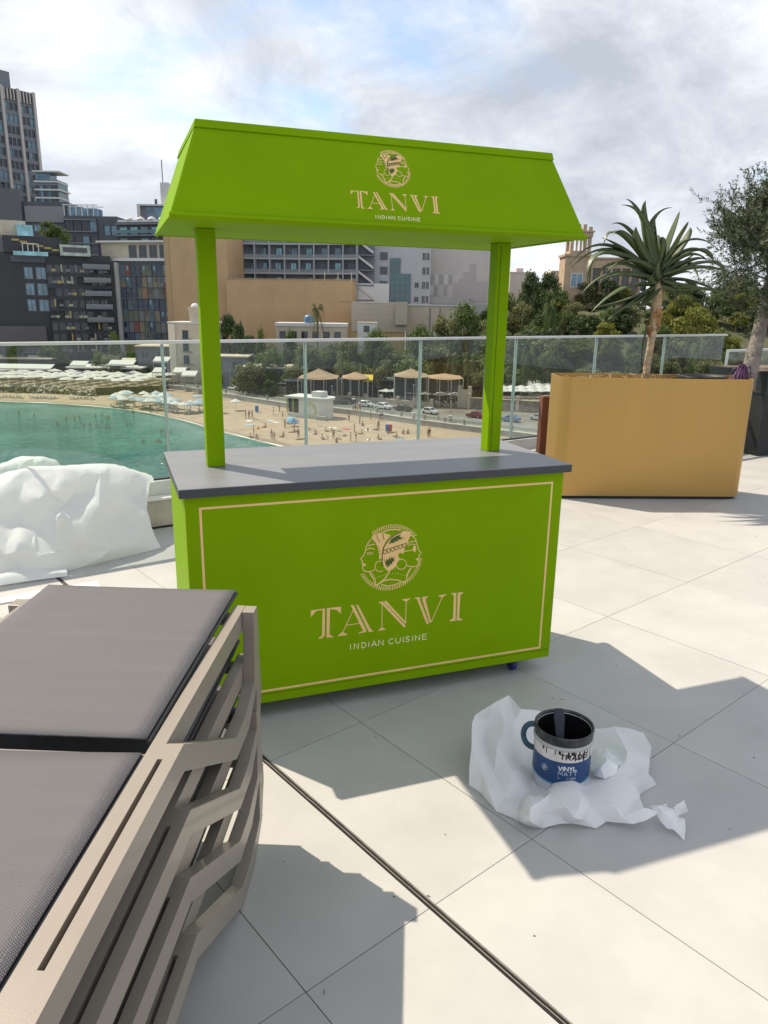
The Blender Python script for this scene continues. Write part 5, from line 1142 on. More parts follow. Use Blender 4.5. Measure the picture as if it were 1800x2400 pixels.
for q in range(7):
    z = H-5-q*5.1; win(r_, W*.15, z, W*.11, 2.4, G_DK, W_MID)
    win(r_, W*.86, z, W*.055, 2.6, G_DK, W_WHT); win(r_, W*.93, z, W*.045, 2.6, G_DK, W_WHT)
    if q > 2: win(r_, W*.74, z+.5, W*.06, 1.6, G_DK, W_MID)
vol(r_, -W*.26, W*.38, -8, -.5, 0, H*.48, W_WHT, 'annex_wall'); vol(r_, -W*.26, W*.30, -8.2, -.4, H*.48, H*.62, mat('parapet_screen', (.62, .62, .62), .7), 'roof_screen'); 
for k in range(12): vol(r_, -W*.25+k*W*.04, -W*.25+k*W*.04+.18, -8.3, -8.21, H*.40, H*.48, W_DKG, 'baluster')
# 10 pale block with painted squares
r_, W, H = bld('mural_block', 'pinkish white block with a mural of grey squares left of the right post', 1008, 1152, 560, ZROAD, 284, 280)
vol(r_, 0, W, 0, 16, 0, H, W_PNK); vol(r_, W*.98, W*1.06, 3, 12, H*.3, H*.86, W_PNK, 'side_wing')
M_SQ = [mat('mural_grey', (.40, .385, .37), .85), mat('mural_pale', (.62, .60, .58), .85)]; sq = {}
for q in range(5):
    for c in range(5):
        if (q+c) % 2 == 0: m = M_SQ[0]
        elif rb.random() < .5: m = M_SQ[1]
        else: continue
        vol(r_, W*(.02+.078*c), W*(.02+.078*c+.06), -.12, -.01, H-13-q*4.2-3.6, H-13-q*4.2, m, 'mural_square')
MB().prism([(W*.42, H-16), (W*.5, H-16), (W*.5, H-14.5), (W*.57, H-14.5), (W*.57, H-12), (W*.67, H-12), (W*.67, H-9), (W*.78, H-9), (W*.78, H-15.5), (W*.97, H-15.5), (W*.97, H-23), (W*.42, H-23)], lambda u, v, w_: (u, -w_, v), .01, .14).build('mural_skyline', mat('mural_mauve', (.46, .405, .40), .85), r_)
for k in range(5): vol(r_, W*1.06, W*1.1, 2, 5, H*.84-k*4, H*.84-k*4+1.2, W_WHT, 'balcony')
vol(r_, W*.0, W*.98, -9, -.3, 0, H*.50, mat('grey_terrace_wall', (.40, .40, .39), .85, var=.1), 'terrace_wall'); vol(r_, W*.0, W*.7, -10, -.3, H*.50, H*.55, MATS['grey_terrace_wall'], 'parapet')
# 11 beige retaining walls under them
r_, W, H = bld('beige_wall', 'horizontally boarded beige wall below the white atrium block', 824, 956, 709, ZROAD, 238)
vol(r_, 0, W, 0, 6, H*.62, H, mat('boarded_beige', (.42, .37, .30), .9, var=.15, vscale=.6, aniso=(.2, 1, 4))); vol(r_, 0, W*.94, .3, 6, 0, H*.62, mat('ochre_wall', (.46, .33, .16), .9, var=.15, vscale=.3), 'lower_wall'); vol(r_, W*.78, W*.99, -1.6, -.02, H*.72, H*1.02, MATS['boarded_beige'], 'corner_bay'); vol(r_, -.1, W, -.1, 6, H, H+.2, W_WHT, 'coping')
r_, W, H = bld('white_wall_terrace', 'white and beige terrace walls above the trees left of the right post', 952, 1110, 716, ZROAD, 244)
vol(r_, 0, W, 0, 8, 0, H, W_CRM); vol(r_, -.1, W, -.3, 8, H, H+.5, W_WHT, 'coping'); vol(r_, 0, W*.62, -2, -.02, 0, H*.62, mat('pale_blue_wall', (.50, .51, .53), .85), 'lower_wall'); vol(r_, W*.35, W*.365, -.2, -.01, H*.4, H*.98, W_MID, 'drain_pipe'); vol(r_, W*.5, W*.51, -.2, -.01, H*.4, H*.98, W_MID, 'drain_pipe')
# 12 cream house
r_, W, H = bld('cream_house', 'cream stone house with a rooftop tank room left of the left post', 394, 492, 757, ZROAD, 216, 214)
vol(r_, 0, W, 0, 10, 0, H, W_CRM); vol(r_, -.25, W+.2, -.3, 10, H, H+.4, W_WHT, 'cornice'); vol(r_, -.02, W*.16, -.3, 9, 0, H-.2, mat('painted_sunlit_stone', (.62, .55, .44), .85), 'side_strip')  # paler cream on the left end: sunlight put into the colour
for q in range(4): win(r_, W*.34, H-4.2-q*3.6, 1.5, 2.1, G_DK, W_DKG); vol(r_, W*.30, W*.55, -.5, -.02, H-4.6-q*3.6, H-4.45-q*3.6, W_MID, 'sill')
MB().add([(W*.50, 1, H+.4), (W*.95, 1, H+.4), (W*.95, 5, H+.4), (W*.5, 5, H+.4), (W*.46, .8, H+4.6), (W*.98, .8, H+4.6), (W*.98, 5, H+4.6), (W*.46, 5, H+4.6)], [(3,2,1,0),(4,5,6,7),(0,1,5,4),(1,2,6,5),(2,3,7,6),(3,0,4,7)]).build('tank_room', W_CRM, r_)
for k in range(2): MB().lathe([(0, 1.1), (.8, .9), (1.25, .2), (1.25, 0)], 12, (W*(.58+.26*k), 2.6, H+4.6)).build('water_tank', W_WHT, r_, smooth=True)
# 13 small white block with a blue tank
r_, W, H = bld('small_white_block', 'low white house with a blue water tank behind the lone palm', 646, 812, 764, ZROAD, 224)
vol(r_, 0, W, 0, 9, 0, H, W_CRM); vol(r_, -.2, W+.2, -.3, 9, H, H+1.0, W_WHT, 'parapet'); MB().lathe([(0, 2.4), (1.2, 2.2), (1.6, 1.4), (1.5, 0)], 14, (W*.46, 3, H+1)).build('water_tank', mat('blue_plastic', (.06, .14, .24), .5), r_, smooth=True)
for k in range(6): win(r_, W*(.06+.155*k), H-4, 1.6, 2.4, G_DK, W_DKG)
r_, W, H = bld('tiny_white_hut', 'small white rooftop hut among the trees under the beige wall', 838, 884, 757, ZROAD, 219)
vol(r_, 0, W, 0, 5, 0, H, W_WHT); win(r_, W*.34, H-2.4, 1.4, 1.5, G_DK, W_DKG); vol(r_, -.1, W+.1, -.1, 5, H, H+.25, W_CRM, 'parapet')
# 14 pale houses on the right horizon
r_, W, H = bld('pale_flat_house', 'pale flat roofed house on the horizon right of the cart post', 1196, 1250, 637, -18, 310)
vol(r_, 0, W, 0, 12, 0, H, W_PNK); vol(r_, W*.3, W*.6, 2, 8, H, H+1.6, W_PNK, 'stair_head'); vol(r_, -.1, W+.1, -.15, 12, H-.5, H-.2, W_CRM, 'band')
r_, W, H = bld('round_bay_house', 'beige house with a rounded bay just left of the villa tower', 1280, 1342, 634, -18, 292)
vol(r_, W*.2, W, 0, 12, 0, H, W_CRM); MB().lathe([(W*.24, 0), (W*.24, H-2), (W*.27, H-1.8), (W*.2, H-.6), (0, H)], 16, (W*.24, 2.5, 0)).build('round_bay', W_CRM, r_, smooth=True); vol(r_, W*.42, W*.7, -3, -.02, 0, H*.86, mat('brown_stone', (.26, .16, .10), .9, var=.2, vscale=.4), 'brown_wing'); vol(r_, W*.74, W*.9, -3.4, -.02, 0, H*.82, W_WHT, 'chimney_block')
for k in range(3): win(r_, W*(.46+.08*k), H*.80, .9, 1.8, G_DK, W_DKG, y=-3.05)
# 15 stone villa with a belvedere tower
r_, W, H = bld('stone_villa', 'old limestone villa with an open belvedere tower on the hill', 1326, 1400, 598, -6, 262)
tw = W*.80
vol(r_, 0, tw, 0, 9, 0, H, W_STN); vol(r_, -.5, tw+.4, -.5, 9.5, H-.4, H+.4, W_STN, 'cornice'); vol(r_, -.3, tw+.3, -.3, 9.3, H*.40, H*.40+.4, W_STN, 'string_course')
win(r_, tw*.30, H*.60, tw*.42, 4.2, G_BL, W_WHT); MB().lathe([(0, 0), (.55, 0), (.55, .15)], 14).xf(Matrix.Translation((tw*.5, -.1, H*.32)) @ Matrix.Rotation(R(90), 4, 'X')).build('oculus', G_DK, r_)
bx0, bx1, bh = tw*.18, tw*1.0, 7.8
for x in (bx0, bx1-1.1): vol(r_, x, x+1.1, .6, 1.7, H+.4, H+bh, W_STN, 'corner_pier'); vol(r_, x, x+1.1, 7, 8.1, H+.4, H+bh, W_STN, 'corner_pier')
for k in range(3):
    x = bx0+2.1+k*(bx1-bx0-4.4)/2; vol(r_, x, x+.45, .8, 1.3, H+1.6, H+bh-1.6, W_STN, 'column'); vol(r_, x, x+.45, 7.3, 7.8, H+1.6, H+bh-1.6, W_STN, 'column')
vol(r_, bx0, bx1, .5, 8.2, H+.4, H+1.6, W_STN, 'balustrade'); vol(r_, bx0-.3, bx1+.3, .2, 8.4, H+bh-1.6, H+bh, W_STN, 'architrave'); vol(r_, bx0-.7, bx1+.7, -.2, 8.8, H+bh, H+bh+.5, W_STN, 'tower_cornice')
for k in range(4): vol(r_, bx0+k*(bx1-bx0-1.2)/3, bx0+k*(bx1-bx0-1.2)/3+1.2, .6, 1.5, H+bh+.5, H+bh+(2.6 if k in (1, 2) else 1.8), W_STN, 'merlon')
vol(r_, tw, tw*3.1, 1.5, 14, 0, H*.96, W_STN, 'main_wing'); vol(r_, tw, tw*3.12, 1.0, 14.3, H*.96, H*.96+.6, W_STN, 'cornice'); vol(r_, tw+.02, tw*3.1, .2, 1.48, H*.50, H*.54, W_STN, 'loggia_floor'); vol(r_, tw+.02, tw*3.1, .2, 1.48, H*.84, H*.90, W_STN, 'loggia_beam')
for k in range(6): x = tw*1.06+k*tw*.39; vol(r_, x, x+.7, .3, 1.4, H*.54, H*.84, W_STN, 'loggia_pier'); vol(r_, x+.9, x+tw*.36, 1.38, 1.49, H*.55, H*.83, G_DK, 'window')
for k in range(5): win(r_, tw*1.15+k*tw*.4, H*.2, 2.2, 4, G_DK, W_WHT, y=1.4)
r_, W, H = bld('hill_path_wall', 'pinkish stone garden wall stepping down the slope below the villa', 1318, 1400, 742, -18, 232)
for k in range(5): vol(r_, W*.2*k, W*.2*(k+1)-.1, 0, 1.2, 0, H-k*1.1, mat('pink_stone', (.42, .30, .22), .9, var=.3, vscale=.8), 'wall_step')
# ------------------------------------------------------------------ life on the beach and the promenade
from mathutils.bvhtree import BVHTree
_bp = [p for q in rows_beach for p in q] if 'rows_beach' in globals() else None
bo = bpy.data.objects['beach']; BV = BVHTree.FromPolygons([v.co.copy() for v in bo.data.vertices], [tuple(p.vertices) for p in bo.data.polygons])
def sand(x, y):
    h = BV.ray_cast(CAM, ray(x, y).normalized())[0]
    return h if h is not None else atz(x, y, -22.1)
def road(x, y): return atz(x, y, ZROAD+.01)
CANV = cloth('white_canvas', (.72, .71, .68), .3, .8); CANB = cloth('pale_blue_canvas', (.42, .52, .60), .3, .8); POLE = mat('parasol_pole', (.45, .43, .40), .5)
def parasol(name, label, group, sq, m, w_=1.6, h=2.5, cat='parasol'):
    r_ = thing(name, label, cat, (0, 0, 0), 0, group); mb = MB()
    n = 4 if sq else 8; P = [(0, 0, h+.62)]; F = []
    for k in range(n): a = 2*math.pi*(k+.5)/n; P += [(w_*1.41*math.cos(a) if sq else w_*math.cos(a), w_*1.41*math.sin(a) if sq else w_*math.sin(a), h)]
    for k in range(n): a = 2*math.pi*(k+.5)/n; P += [(P[1+k][0], P[1+k][1], h-.14)]
    for k in range(n): F += [(0, 1+k, 1+(k+1) % n), (1+k, 1+n+k, 1+n+(k+1) % n, 1+(k+1) % n)]
    mb.add(P, F); o = mb.build('canopy', m, r_); MB().tube([(0, 0, -.1), (0, 0, h+.66)], .045, 6).build('pole', POLE, r_)
    return r_
def spread(proto, spots, label=None):
    for k, (p, rz) in enumerate(spots):
        o = proto if k == 0 else copy_tree(proto); o.location = p; o.rotation_euler = (0, 0, rz)
rg = random.Random(55)
# raised deck with square white parasols
ZD = -20.1
fr = [atz(x, y, ZD) for x, y in ((-420, 886), (-200, 894), (0, 900), (120, 903), (222, 909))]; ba = [p+V((.12, 1, 0)).normalized()*34 for p in fr]
dk = thing('beach_deck', 'raised stone deck full of white parasols left of the beach', 'deck', (0, 0, 0))
MB().prism([(p.x, p.y) for p in fr]+[(p.x, p.y) for p in ba[::-1]], lambda u, v, w_: (u, v, w_), -22.6, ZD).build('platform', mat('deck_boards', (.26, .21, .16), .9, var=.2, vscale=.5), dk)
e0, e1 = fr[-1], atz(372, 904, ZD); 
MB().pbox(e0+V((0, 0, -3)), e1-e0, (.3, 1, 0), (0, 0, 3.0)).build('timber_fence', mat('brown_fence', (.16, .115, .075), .9, var=.2, vscale=.8), dk)
MB().prism([(p.x, p.y) for p in (e0, e1, e1+V((6, 24, 0)), ba[-1])], lambda u, v, w_: (u, v, w_), -22.4, ZD-.02).build('platform', MATS['deck_boards'], dk)
rk = MB()
for k in range(520):
    t = rg.uniform(0, 3.999); i = int(t); p = fr[i].lerp(fr[i+1], t-i); s = rg.uniform(.35, .95); z = rg.uniform(-22.3, ZD-.25)
    c = V((p.x+rg.uniform(-.3, .3), p.y-rg.uniform(.1, 1.0)*(1+(ZD-z)*.35), z)); d = [V((rg.gauss(0, 1), rg.gauss(0, 1), rg.gauss(0, .7))).normalized()*s*rg.uniform(.6, 1) for _ in range(6)]
    rk.add([c+V((s, 0, 0))+d[0]*.3, c+V((0, s, 0))+d[1]*.3, c+V((-s, 0, 0))+d[2]*.3, c+V((0, -s, 0))+d[3]*.3, c+V((0, 0, s*.8))+d[4]*.3, c+V((0, 0, -s*.8))+d[5]*.3], [(0,1,4),(1,2,4),(2,3,4),(3,0,4),(1,0,5),(2,1,5),(3,2,5),(0,3,5)])
rk.build('rock_facing', mat('beach_rock', (.36, .315, .25), .95, var=.45, vscale=1.2, bump=.5, bscale=4), dk, kind='stuff')
spots = []
for q in range(6):
    for c in range(12):
        x = -130+c*41+q*13; b = (fr[0] if x < -200 else None)
        p = atz(x, 899+.02*(x-0), ZD)+V((.12, 1, 0)).normalized()*(-.5+q*3.9)+V((rg.uniform(-.3, .3), rg.uniform(-.4, .4), 0)); spots.append((V((p.x, p.y, ZD+rg.uniform(-.35, .25))), rg.uniform(-.1, .2)+.2))
spread(parasol('deck_parasol', 'square white parasol in the packed rows on the raised deck', 'white parasols packed on the raised deck', True, CANV, 1.72, 1.9), spots)
# sun beds
M_BED = mat('white_plastic', (.66, .66, .64), .5)
def bed(label, group):
    r_ = thing('beach_bed', label, 'sunbed', (0, 0, 0), 0, group)
    MB().pbox((-.3, -.95, .28), (.6, 0, 0), (0, 1.25, 0), (0, 0, .09)).build('seat', M_BED, r_); MB().pbox((-.3, .30, .28), (.6, 0, 0), (0, .62, .42), (0, -.05, .08)).build('backrest', M_BED, r_)
    for x in (-.26, .22):
        for y in (-.85, .2): MB().box(x, x+.05, y, y+.05, 0, .28).build('leg', M_BED, r_)
    return r_
spots = []
for x0, n in ((2, 7), (74, 8), (168, 7)):
    for k in range(n): p = sand(x0+k*8.2, 932+.016*(x0+k*8)+rg.uniform(-1, 1)); spots.append((p, 2.7+rg.uniform(-.15, .15)))
spread(bed('white sunbed in the row at the foot of the rocks', 'sunbeds at the foot of the rocks'), spots)
spots = []; bs = []
for k in range(46):
    x = rg.uniform(262, 474); y0, y1 = 926+(x-268)*.06, 950+(x-268)*.10; p = sand(x, rg.uniform(y0+8, y1+4)); spots.append((p, rg.uniform(0, 3))); bs.append((p+V((rg.uniform(-1, 1), rg.uniform(-1, .4), 0)), rg.uniform(2, 3.4)))
pr1 = parasol('beach_parasol', 'white round parasol in the crowd on the sand', 'round white parasols on the sand', False, CANV, 1.35, 2.1); spread(pr1, spots[:27]+[(sand(497, 962), 0), (sand(553, 962), 1), (sand(513, 968), 2)])
pr2 = parasol('beach_parasol', 'pale blue round parasol in the crowd on the sand', 'pale blue parasols on the sand', False, CANB, 1.35, 2.1); spread(pr2, spots[27:]+[(sand(490, 970), 1)])
spread(bed('sunbed half hidden under the crowd of beach parasols', 'sunbeds under the beach parasols'), bs)
pb = parasol('beach_parasol', 'single blue parasol tilted on the open sand', None, False, mat('sky_blue_canvas', (.18, .36, .52), .8), 1.2, 1.4); pb.location = sand(681, 998); pb.rotation_euler = (.5, .2, 0)
# white lounge beds on the terraces behind the parked cars
bs2 = []
for q in range(3):
    for c in range(11):
        x = 902+c*16+rg.uniform(-3, 3); p = road(x, 944+(x-902)*.06-q*5); bs2.append((V((p.x, p.y, ZROAD)), rg.uniform(0, 3)))
spread(bed('white lounge bed on the terrace behind the parked cars', 'lounge beds on the terrace behind the cars'), bs2)
spots = []
for k in range(10): p = road(905+k*18, 936+k*1.2+rg.uniform(-3, 3)); spots.append((V((p.x, p.y, ZROAD)), rg.uniform(0, 1)))
spread(parasol('terrace_parasol', 'white parasol on the terrace behind the parked cars', 'white parasols behind the parked cars', True, CANV, 1.5, 2.3), spots)
# people -------------------------------------------------------------
SKIN = [mat('skin_%d' % k, c, .6) for k, c in enumerate([(.36, .21, .14), (.26, .145, .095), (.44, .28, .20)])]
def body(key):
    J = {'stand': ([(0,0,.95),(0,.01,1.15),(0,0,1.42),(0,0,1.52),(0,-.01,1.66),(.19,0,1.40),(.26,.02,1.13),(.25,-.06,.90),(-.19,0,1.40),(-.27,.02,1.14),(-.24,-.10,.92),(.09,0,.90),(.11,-.02,.50),(.11,.03,.08),(.12,-.12,.03),(-.09,0,.90),(-.12,-.04,.50),(-.13,.05,.08),(-.14,-.1,.03)],
                    [(0,1),(1,2),(2,3),(3,4),(2,5),(5,6),(6,7),(2,8),(8,9),(9,10),(0,11),(11,12),(12,13),(13,14),(0,15),(15,16),(16,17),(17,18)]),
         'sit': ([(0,0,.12),(0,.10,.34),(0,.12,.60),(0,.10,.70),(0,.07,.84),(.19,.12,.58),(.26,.24,.34),(.25,.34,.05),(-.19,.12,.58),(-.26,.24,.34),(-.25,.34,.05),(.1,-.02,.12),(.12,-.38,.38),(.12,-.62,.08),(.12,-.76,.06),(-.1,-.02,.12),(-.12,-.42,.14),(-.12,-.85,.08),(-.12,-.90,.15)], None),
         'lie': ([(0,0,.12),(0,.2,.12),(0,.48,.13),(0,.58,.13),(0,.74,.14),(.19,.46,.12),(.32,.25,.08),(.30,.02,.06),(-.19,.46,.12),(-.34,.6,.08),(-.2,.82,.08),(.09,-.05,.11),(.11,-.46,.12),(.11,-.86,.08),(.12,-.92,.16),(-.09,-.05,.11),(-.13,-.45,.10),(-.12,-.86,.07),(-.14,-.92,.14)], None),
         'swim': ([(0,.25,-.5),(0,.12,-.25),(0,0,.0),(0,-.02,.1),(0,-.04,.25),(.19,0,0),(.35,-.2,-.02),(.3,-.45,.0),(-.19,0,0),(-.36,-.15,-.05),(-.3,-.4,-.05),(.1,.3,-.55),(.12,.5,-.8),(.12,.8,-.9),(.12,.9,-.9),(-.1,.3,-.55),(-.12,.5,-.8),(-.12,.8,-.9),(-.12,.9,-.9)], None)}
    co, ed = J[key]; ed = ed or J['stand'][1]
    ra = [.135,.13,.145,.06,.115,.06,.05,.04,.06,.05,.04,.10,.07,.05,.045,.10,.07,.05,.045]
    me = bpy.data.meshes.new('body'); me.from_pydata(co, ed, []); o = bpy.data.objects.new('tmp', me); COL.objects.link(o)
    o.modifiers.new('s', 'SKIN'); lay = me.skin_vertices[0].data if me.skin_vertices else None
    if lay is not None:
        for k, r_ in enumerate(ra): lay[k].radius = (r_, r_*(.75 if k in (0, 1, 2) else 1))
        lay[0].use_root = True
    s = o.modifiers.new('d', 'SUBSURF'); s.levels = 1; s.render_levels = 1
    ev = o.evaluated_get(bpy.context.evaluated_depsgraph_get()); m2 = bpy.data.meshes.new_from_object(ev); bpy.data.objects.remove(o); m2.name = 'body'; m2.polygons.foreach_set('use_smooth', [True]*len(m2.polygons)); return m2
BODY = {}
for k in ('stand', 'sit', 'lie', 'swim'):
    b = body(k)
    for j, m in enumerate(SKIN):
        c = b.copy(); c.materials.clear(); c.materials.append(m); BODY[k, j] = c
def blob(c, rx, ry, rz, n=8):
    mb = MB(); mb.lathe([(math.sin(math.pi*k/6)*1, -math.cos(math.pi*k/6)) for k in range(7)], n); mb.v = [(c[0]+x*rx, c[1]+y*ry, c[2]+z*rz) for x, y, z in mb.v]; return mb
HEADZ = {'stand': (0, .005, 1.70), 'sit': (0, .075, .88), 'lie': (0, .80, .15), 'swim': (0, -.02, .29)}; HIPZ = {'stand': (0, 0, .90), 'sit': (0, .02, .13), 'lie': (0, -.02, .12)}
HAIR = [mat('dark_hair', (.02, .015, .012), .6), mat('brown_hair', (.07, .04, .02), .6)]; CLO = [mat('cloth_%s' % n_, c, .8) for n_, c in (('black', (.02, .02, .022)), ('navy', (.02, .03, .10)), ('red', (.35, .03, .03)), ('white', (.6, .6, .6)), ('teal', (.03, .2, .22)), ('yellow', (.5, .36, .05)))]
HM = {}; 
def person(pose, p, label, rz=0, group=None, shirt=None, k=None):
    k = rg.randrange(1000) if k is None else k
    r_ = thing('person', label, 'person', p, rz, group); s = .94+(k % 7)*.02; r_.scale = (s, s, s)
    link('body', BODY[pose, k % 3], r_)
    key = (pose, k % 2)
    if key not in HM: h = HEADZ[pose]; HM[key] = blob((h[0], h[1]+.015, h[2]+.03), .105, .115, .11).mesh('hair', HAIR[k % 2], True)
    link('hair', HM[key], r_)
    if pose in HIPZ:
        key = ('h', pose, k % 6)
        if key not in HM: HM[key] = blob(HIPZ[pose], .185, .16, .15 if pose == 'stand' else .13).mesh('swimwear', CLO[k % 6], True)
        link('swimwear', HM[key], r_)
    if shirt is not None and pose == 'stand':
        key = ('s', shirt)
        if key not in HM: HM[key] = blob((0, 0, 1.2), .20, .15, .30).mesh('shirt', CLO[shirt], True)
        link('shirt', HM[key], r_)
    return r_
ST = [(313, 977, 'lone bather in dark shorts wading at the water edge', 0), (353, 968, 'bather standing on the wet sand left of the left post', None), (576, 980, 'left of three bathers standing by the parasols', None), (584, 980, 'middle of three bathers standing by the parasols', None), (591, 979, 'right of three bathers standing by the parasols', None), (663, 983, 'person in dark top walking across the sand toward the kiosk', 0), (641, 972, 'person standing alone between the bin and the kiosk', 3), (668, 1004, 'person standing beside the single blue parasol', None), (637, 1030, 'bather walking alone near the water', None), (655, 965, 'person at the wall just left of the kiosk', 4), (822, 1035, 'left of two people standing near the counter back edge', None), (834, 1035, 'right of two people standing near the counter back edge', 0), (818, 987, 'person standing on the sand below the dark parked car', 3), (843, 994, 'person with raised arm beside a sitting pair', 3), (869, 984, 'person in dark clothes leaning by the promenade wall', 0), (891, 986, 'left of a close pair by the promenade wall', 1), (896, 986, 'right of a close pair by the promenade wall', 0), (776, 963, 'person standing at the right side of the kiosk', 0), (1003, 1024, 'left of two people standing under the third glass joint', None), (1007, 1024, 'right of two people standing under the third glass joint', 1)]
for x, y, lb_, sh in ST: person('stand', sand(x, y), lb_, rg.uniform(0, 6.28), shirt=sh)
for x, y, lb_ in [(1027, 990, 'pedestrian walking on the promenade below the white car'), (833, 966, 'left pedestrian of a group above the promenade wall'), (838, 967, 'middle pedestrian of a group above the promenade wall'), (844, 966, 'right pedestrian of a group above the promenade wall')]: person('stand', road(x, y)+V((0, 0, .12)), lb_, rg.uniform(0, 6), shirt=rg.randrange(6))
for x, y, lb_ in [(928, 1024, 'person sitting on a towel near the blue and red bins'), (621, 1002, 'person sitting hunched on the sand left of the blue parasol'), (789, 1037, 'person sitting close to the counter edge'), (778, 1013, 'person sitting between towels in front of the kiosk'), (850, 998, 'person sitting at the feet of the one with raised arm'), (690, 1013, 'left of two people sitting under the blue parasol'), (697, 1012, 'right of two people sitting under the blue parasol'), (847, 1018, 'person sitting right of the two standing people')]: person('sit', sand(x, y), lb_, rg.uniform(0, 6.28))
TW = [('white', (.62, .62, .6)), ('blue', (.30, .45, .60)), ('orange', (.55, .30, .06)), ('red', (.45, .08, .06)), ('teal', (.12, .33, .36)), ('striped pale blue', (.45, .55, .62))]
for k, (x, y, c, w_) in enumerate([(583, 987, 0, 0), (601, 985, 0, 1), (634, 986, 5, 0), (646, 990, 0, 0), (605, 1004, 2, 1), (724, 1006, 4, 1), (753, 1001, 0, 1), (793, 1012, 0, 1), (812, 1006, 3, 0), (731, 1016, 0, 1), (768, 1027, 0, 1), (866, 1031, 0, 1), (935, 1028, 1, 0), (862, 1008, 0, 1), (585, 996, 1, 0), (742, 1014, 0, 1), (700, 990, 0, 1), (780, 1003, 0, 0)]):
    a = rg.uniform(-.5, .9); p = sand(x, y); n_, c_ = TW[c]
    where = ['left of the kiosk by the parasols', 'near the three bathers', 'beside the wall bay', 'next to the pale blue towel', 'at the water side by the sitting person', 'right of the sitting pair', 'left of the second glass joint', 'in front of the kiosk mural', 'right of the second glass joint', 'nearer the water than the teal towel', 'near the counter back edge', 'farthest right near the counter', 'by the person near the bins', 'beside the raised arm person', 'nearest the shoreline on the left', 'under the glass joint', 'left of the kiosk counter', 'between the kiosk and the red towel'][k]
    tw_ = MB(); n = 8; P = []; F = []
    for i in range(n+1):
        for j in range(4): P.append((-.5+j*.33, -1+i*.25, .03+.02*math.sin(i*1.7+j)))
    for i in range(n):
        for j in range(3): F.append((i*4+j, i*4+j+1, i*4+5+j, i*4+4+j))
    o = tw_.add(P, F).build('beach_towel', mat('towel_%d' % c, c_, .9), label='%s beach towel on the sand %s' % (n_, where), cat='towel'); o.location = p; o.rotation_euler = (0, 0, a)
    if w_: person('lie', p+V((0, 0, .05)), 'sunbather lying on the %s towel %s' % (n_, where), a)
SWM = [(122,625),(225,640),(430,660),(480,660),(512,655),(545,705),(617,645),(640,720),(663,635),(685,720),(685,655),(705,715),(708,655),(585,700),(825,705),(845,700),(370,690),(1048,745),(1075,770),(1076,750),(925,812),(1020,808),(1036,812),(1078,850)]
for x, y in SWM: p = atz(x/2.765, 740+(y+8)/2.765, ZSEA); person('swim', p+V((0, 0, .10)), 'swimmer with head and shoulders above the green water', rg.uniform(0, 6.28), 'swimmers in the bay', k=1+6*rg.randrange(20))  # darkest skin for every swimmer: backlit shade put into the colour
for k in range(26):                                                      # more sunbathers scattered over the sand
    x = rg.uniform(585, 960); y = rg.uniform(986, 1034) if x < 830 else rg.uniform(1004, 1034)
    if y > 1040-.045*(x-500)+8: continue
    p = sand(x, y); a = rg.uniform(0, 6.28); person(rg.choice(['lie', 'lie', 'sit', 'sit', 'stand']), p, 'bather among the scattered crowd on the open sand', a, 'bathers scattered on the sand')
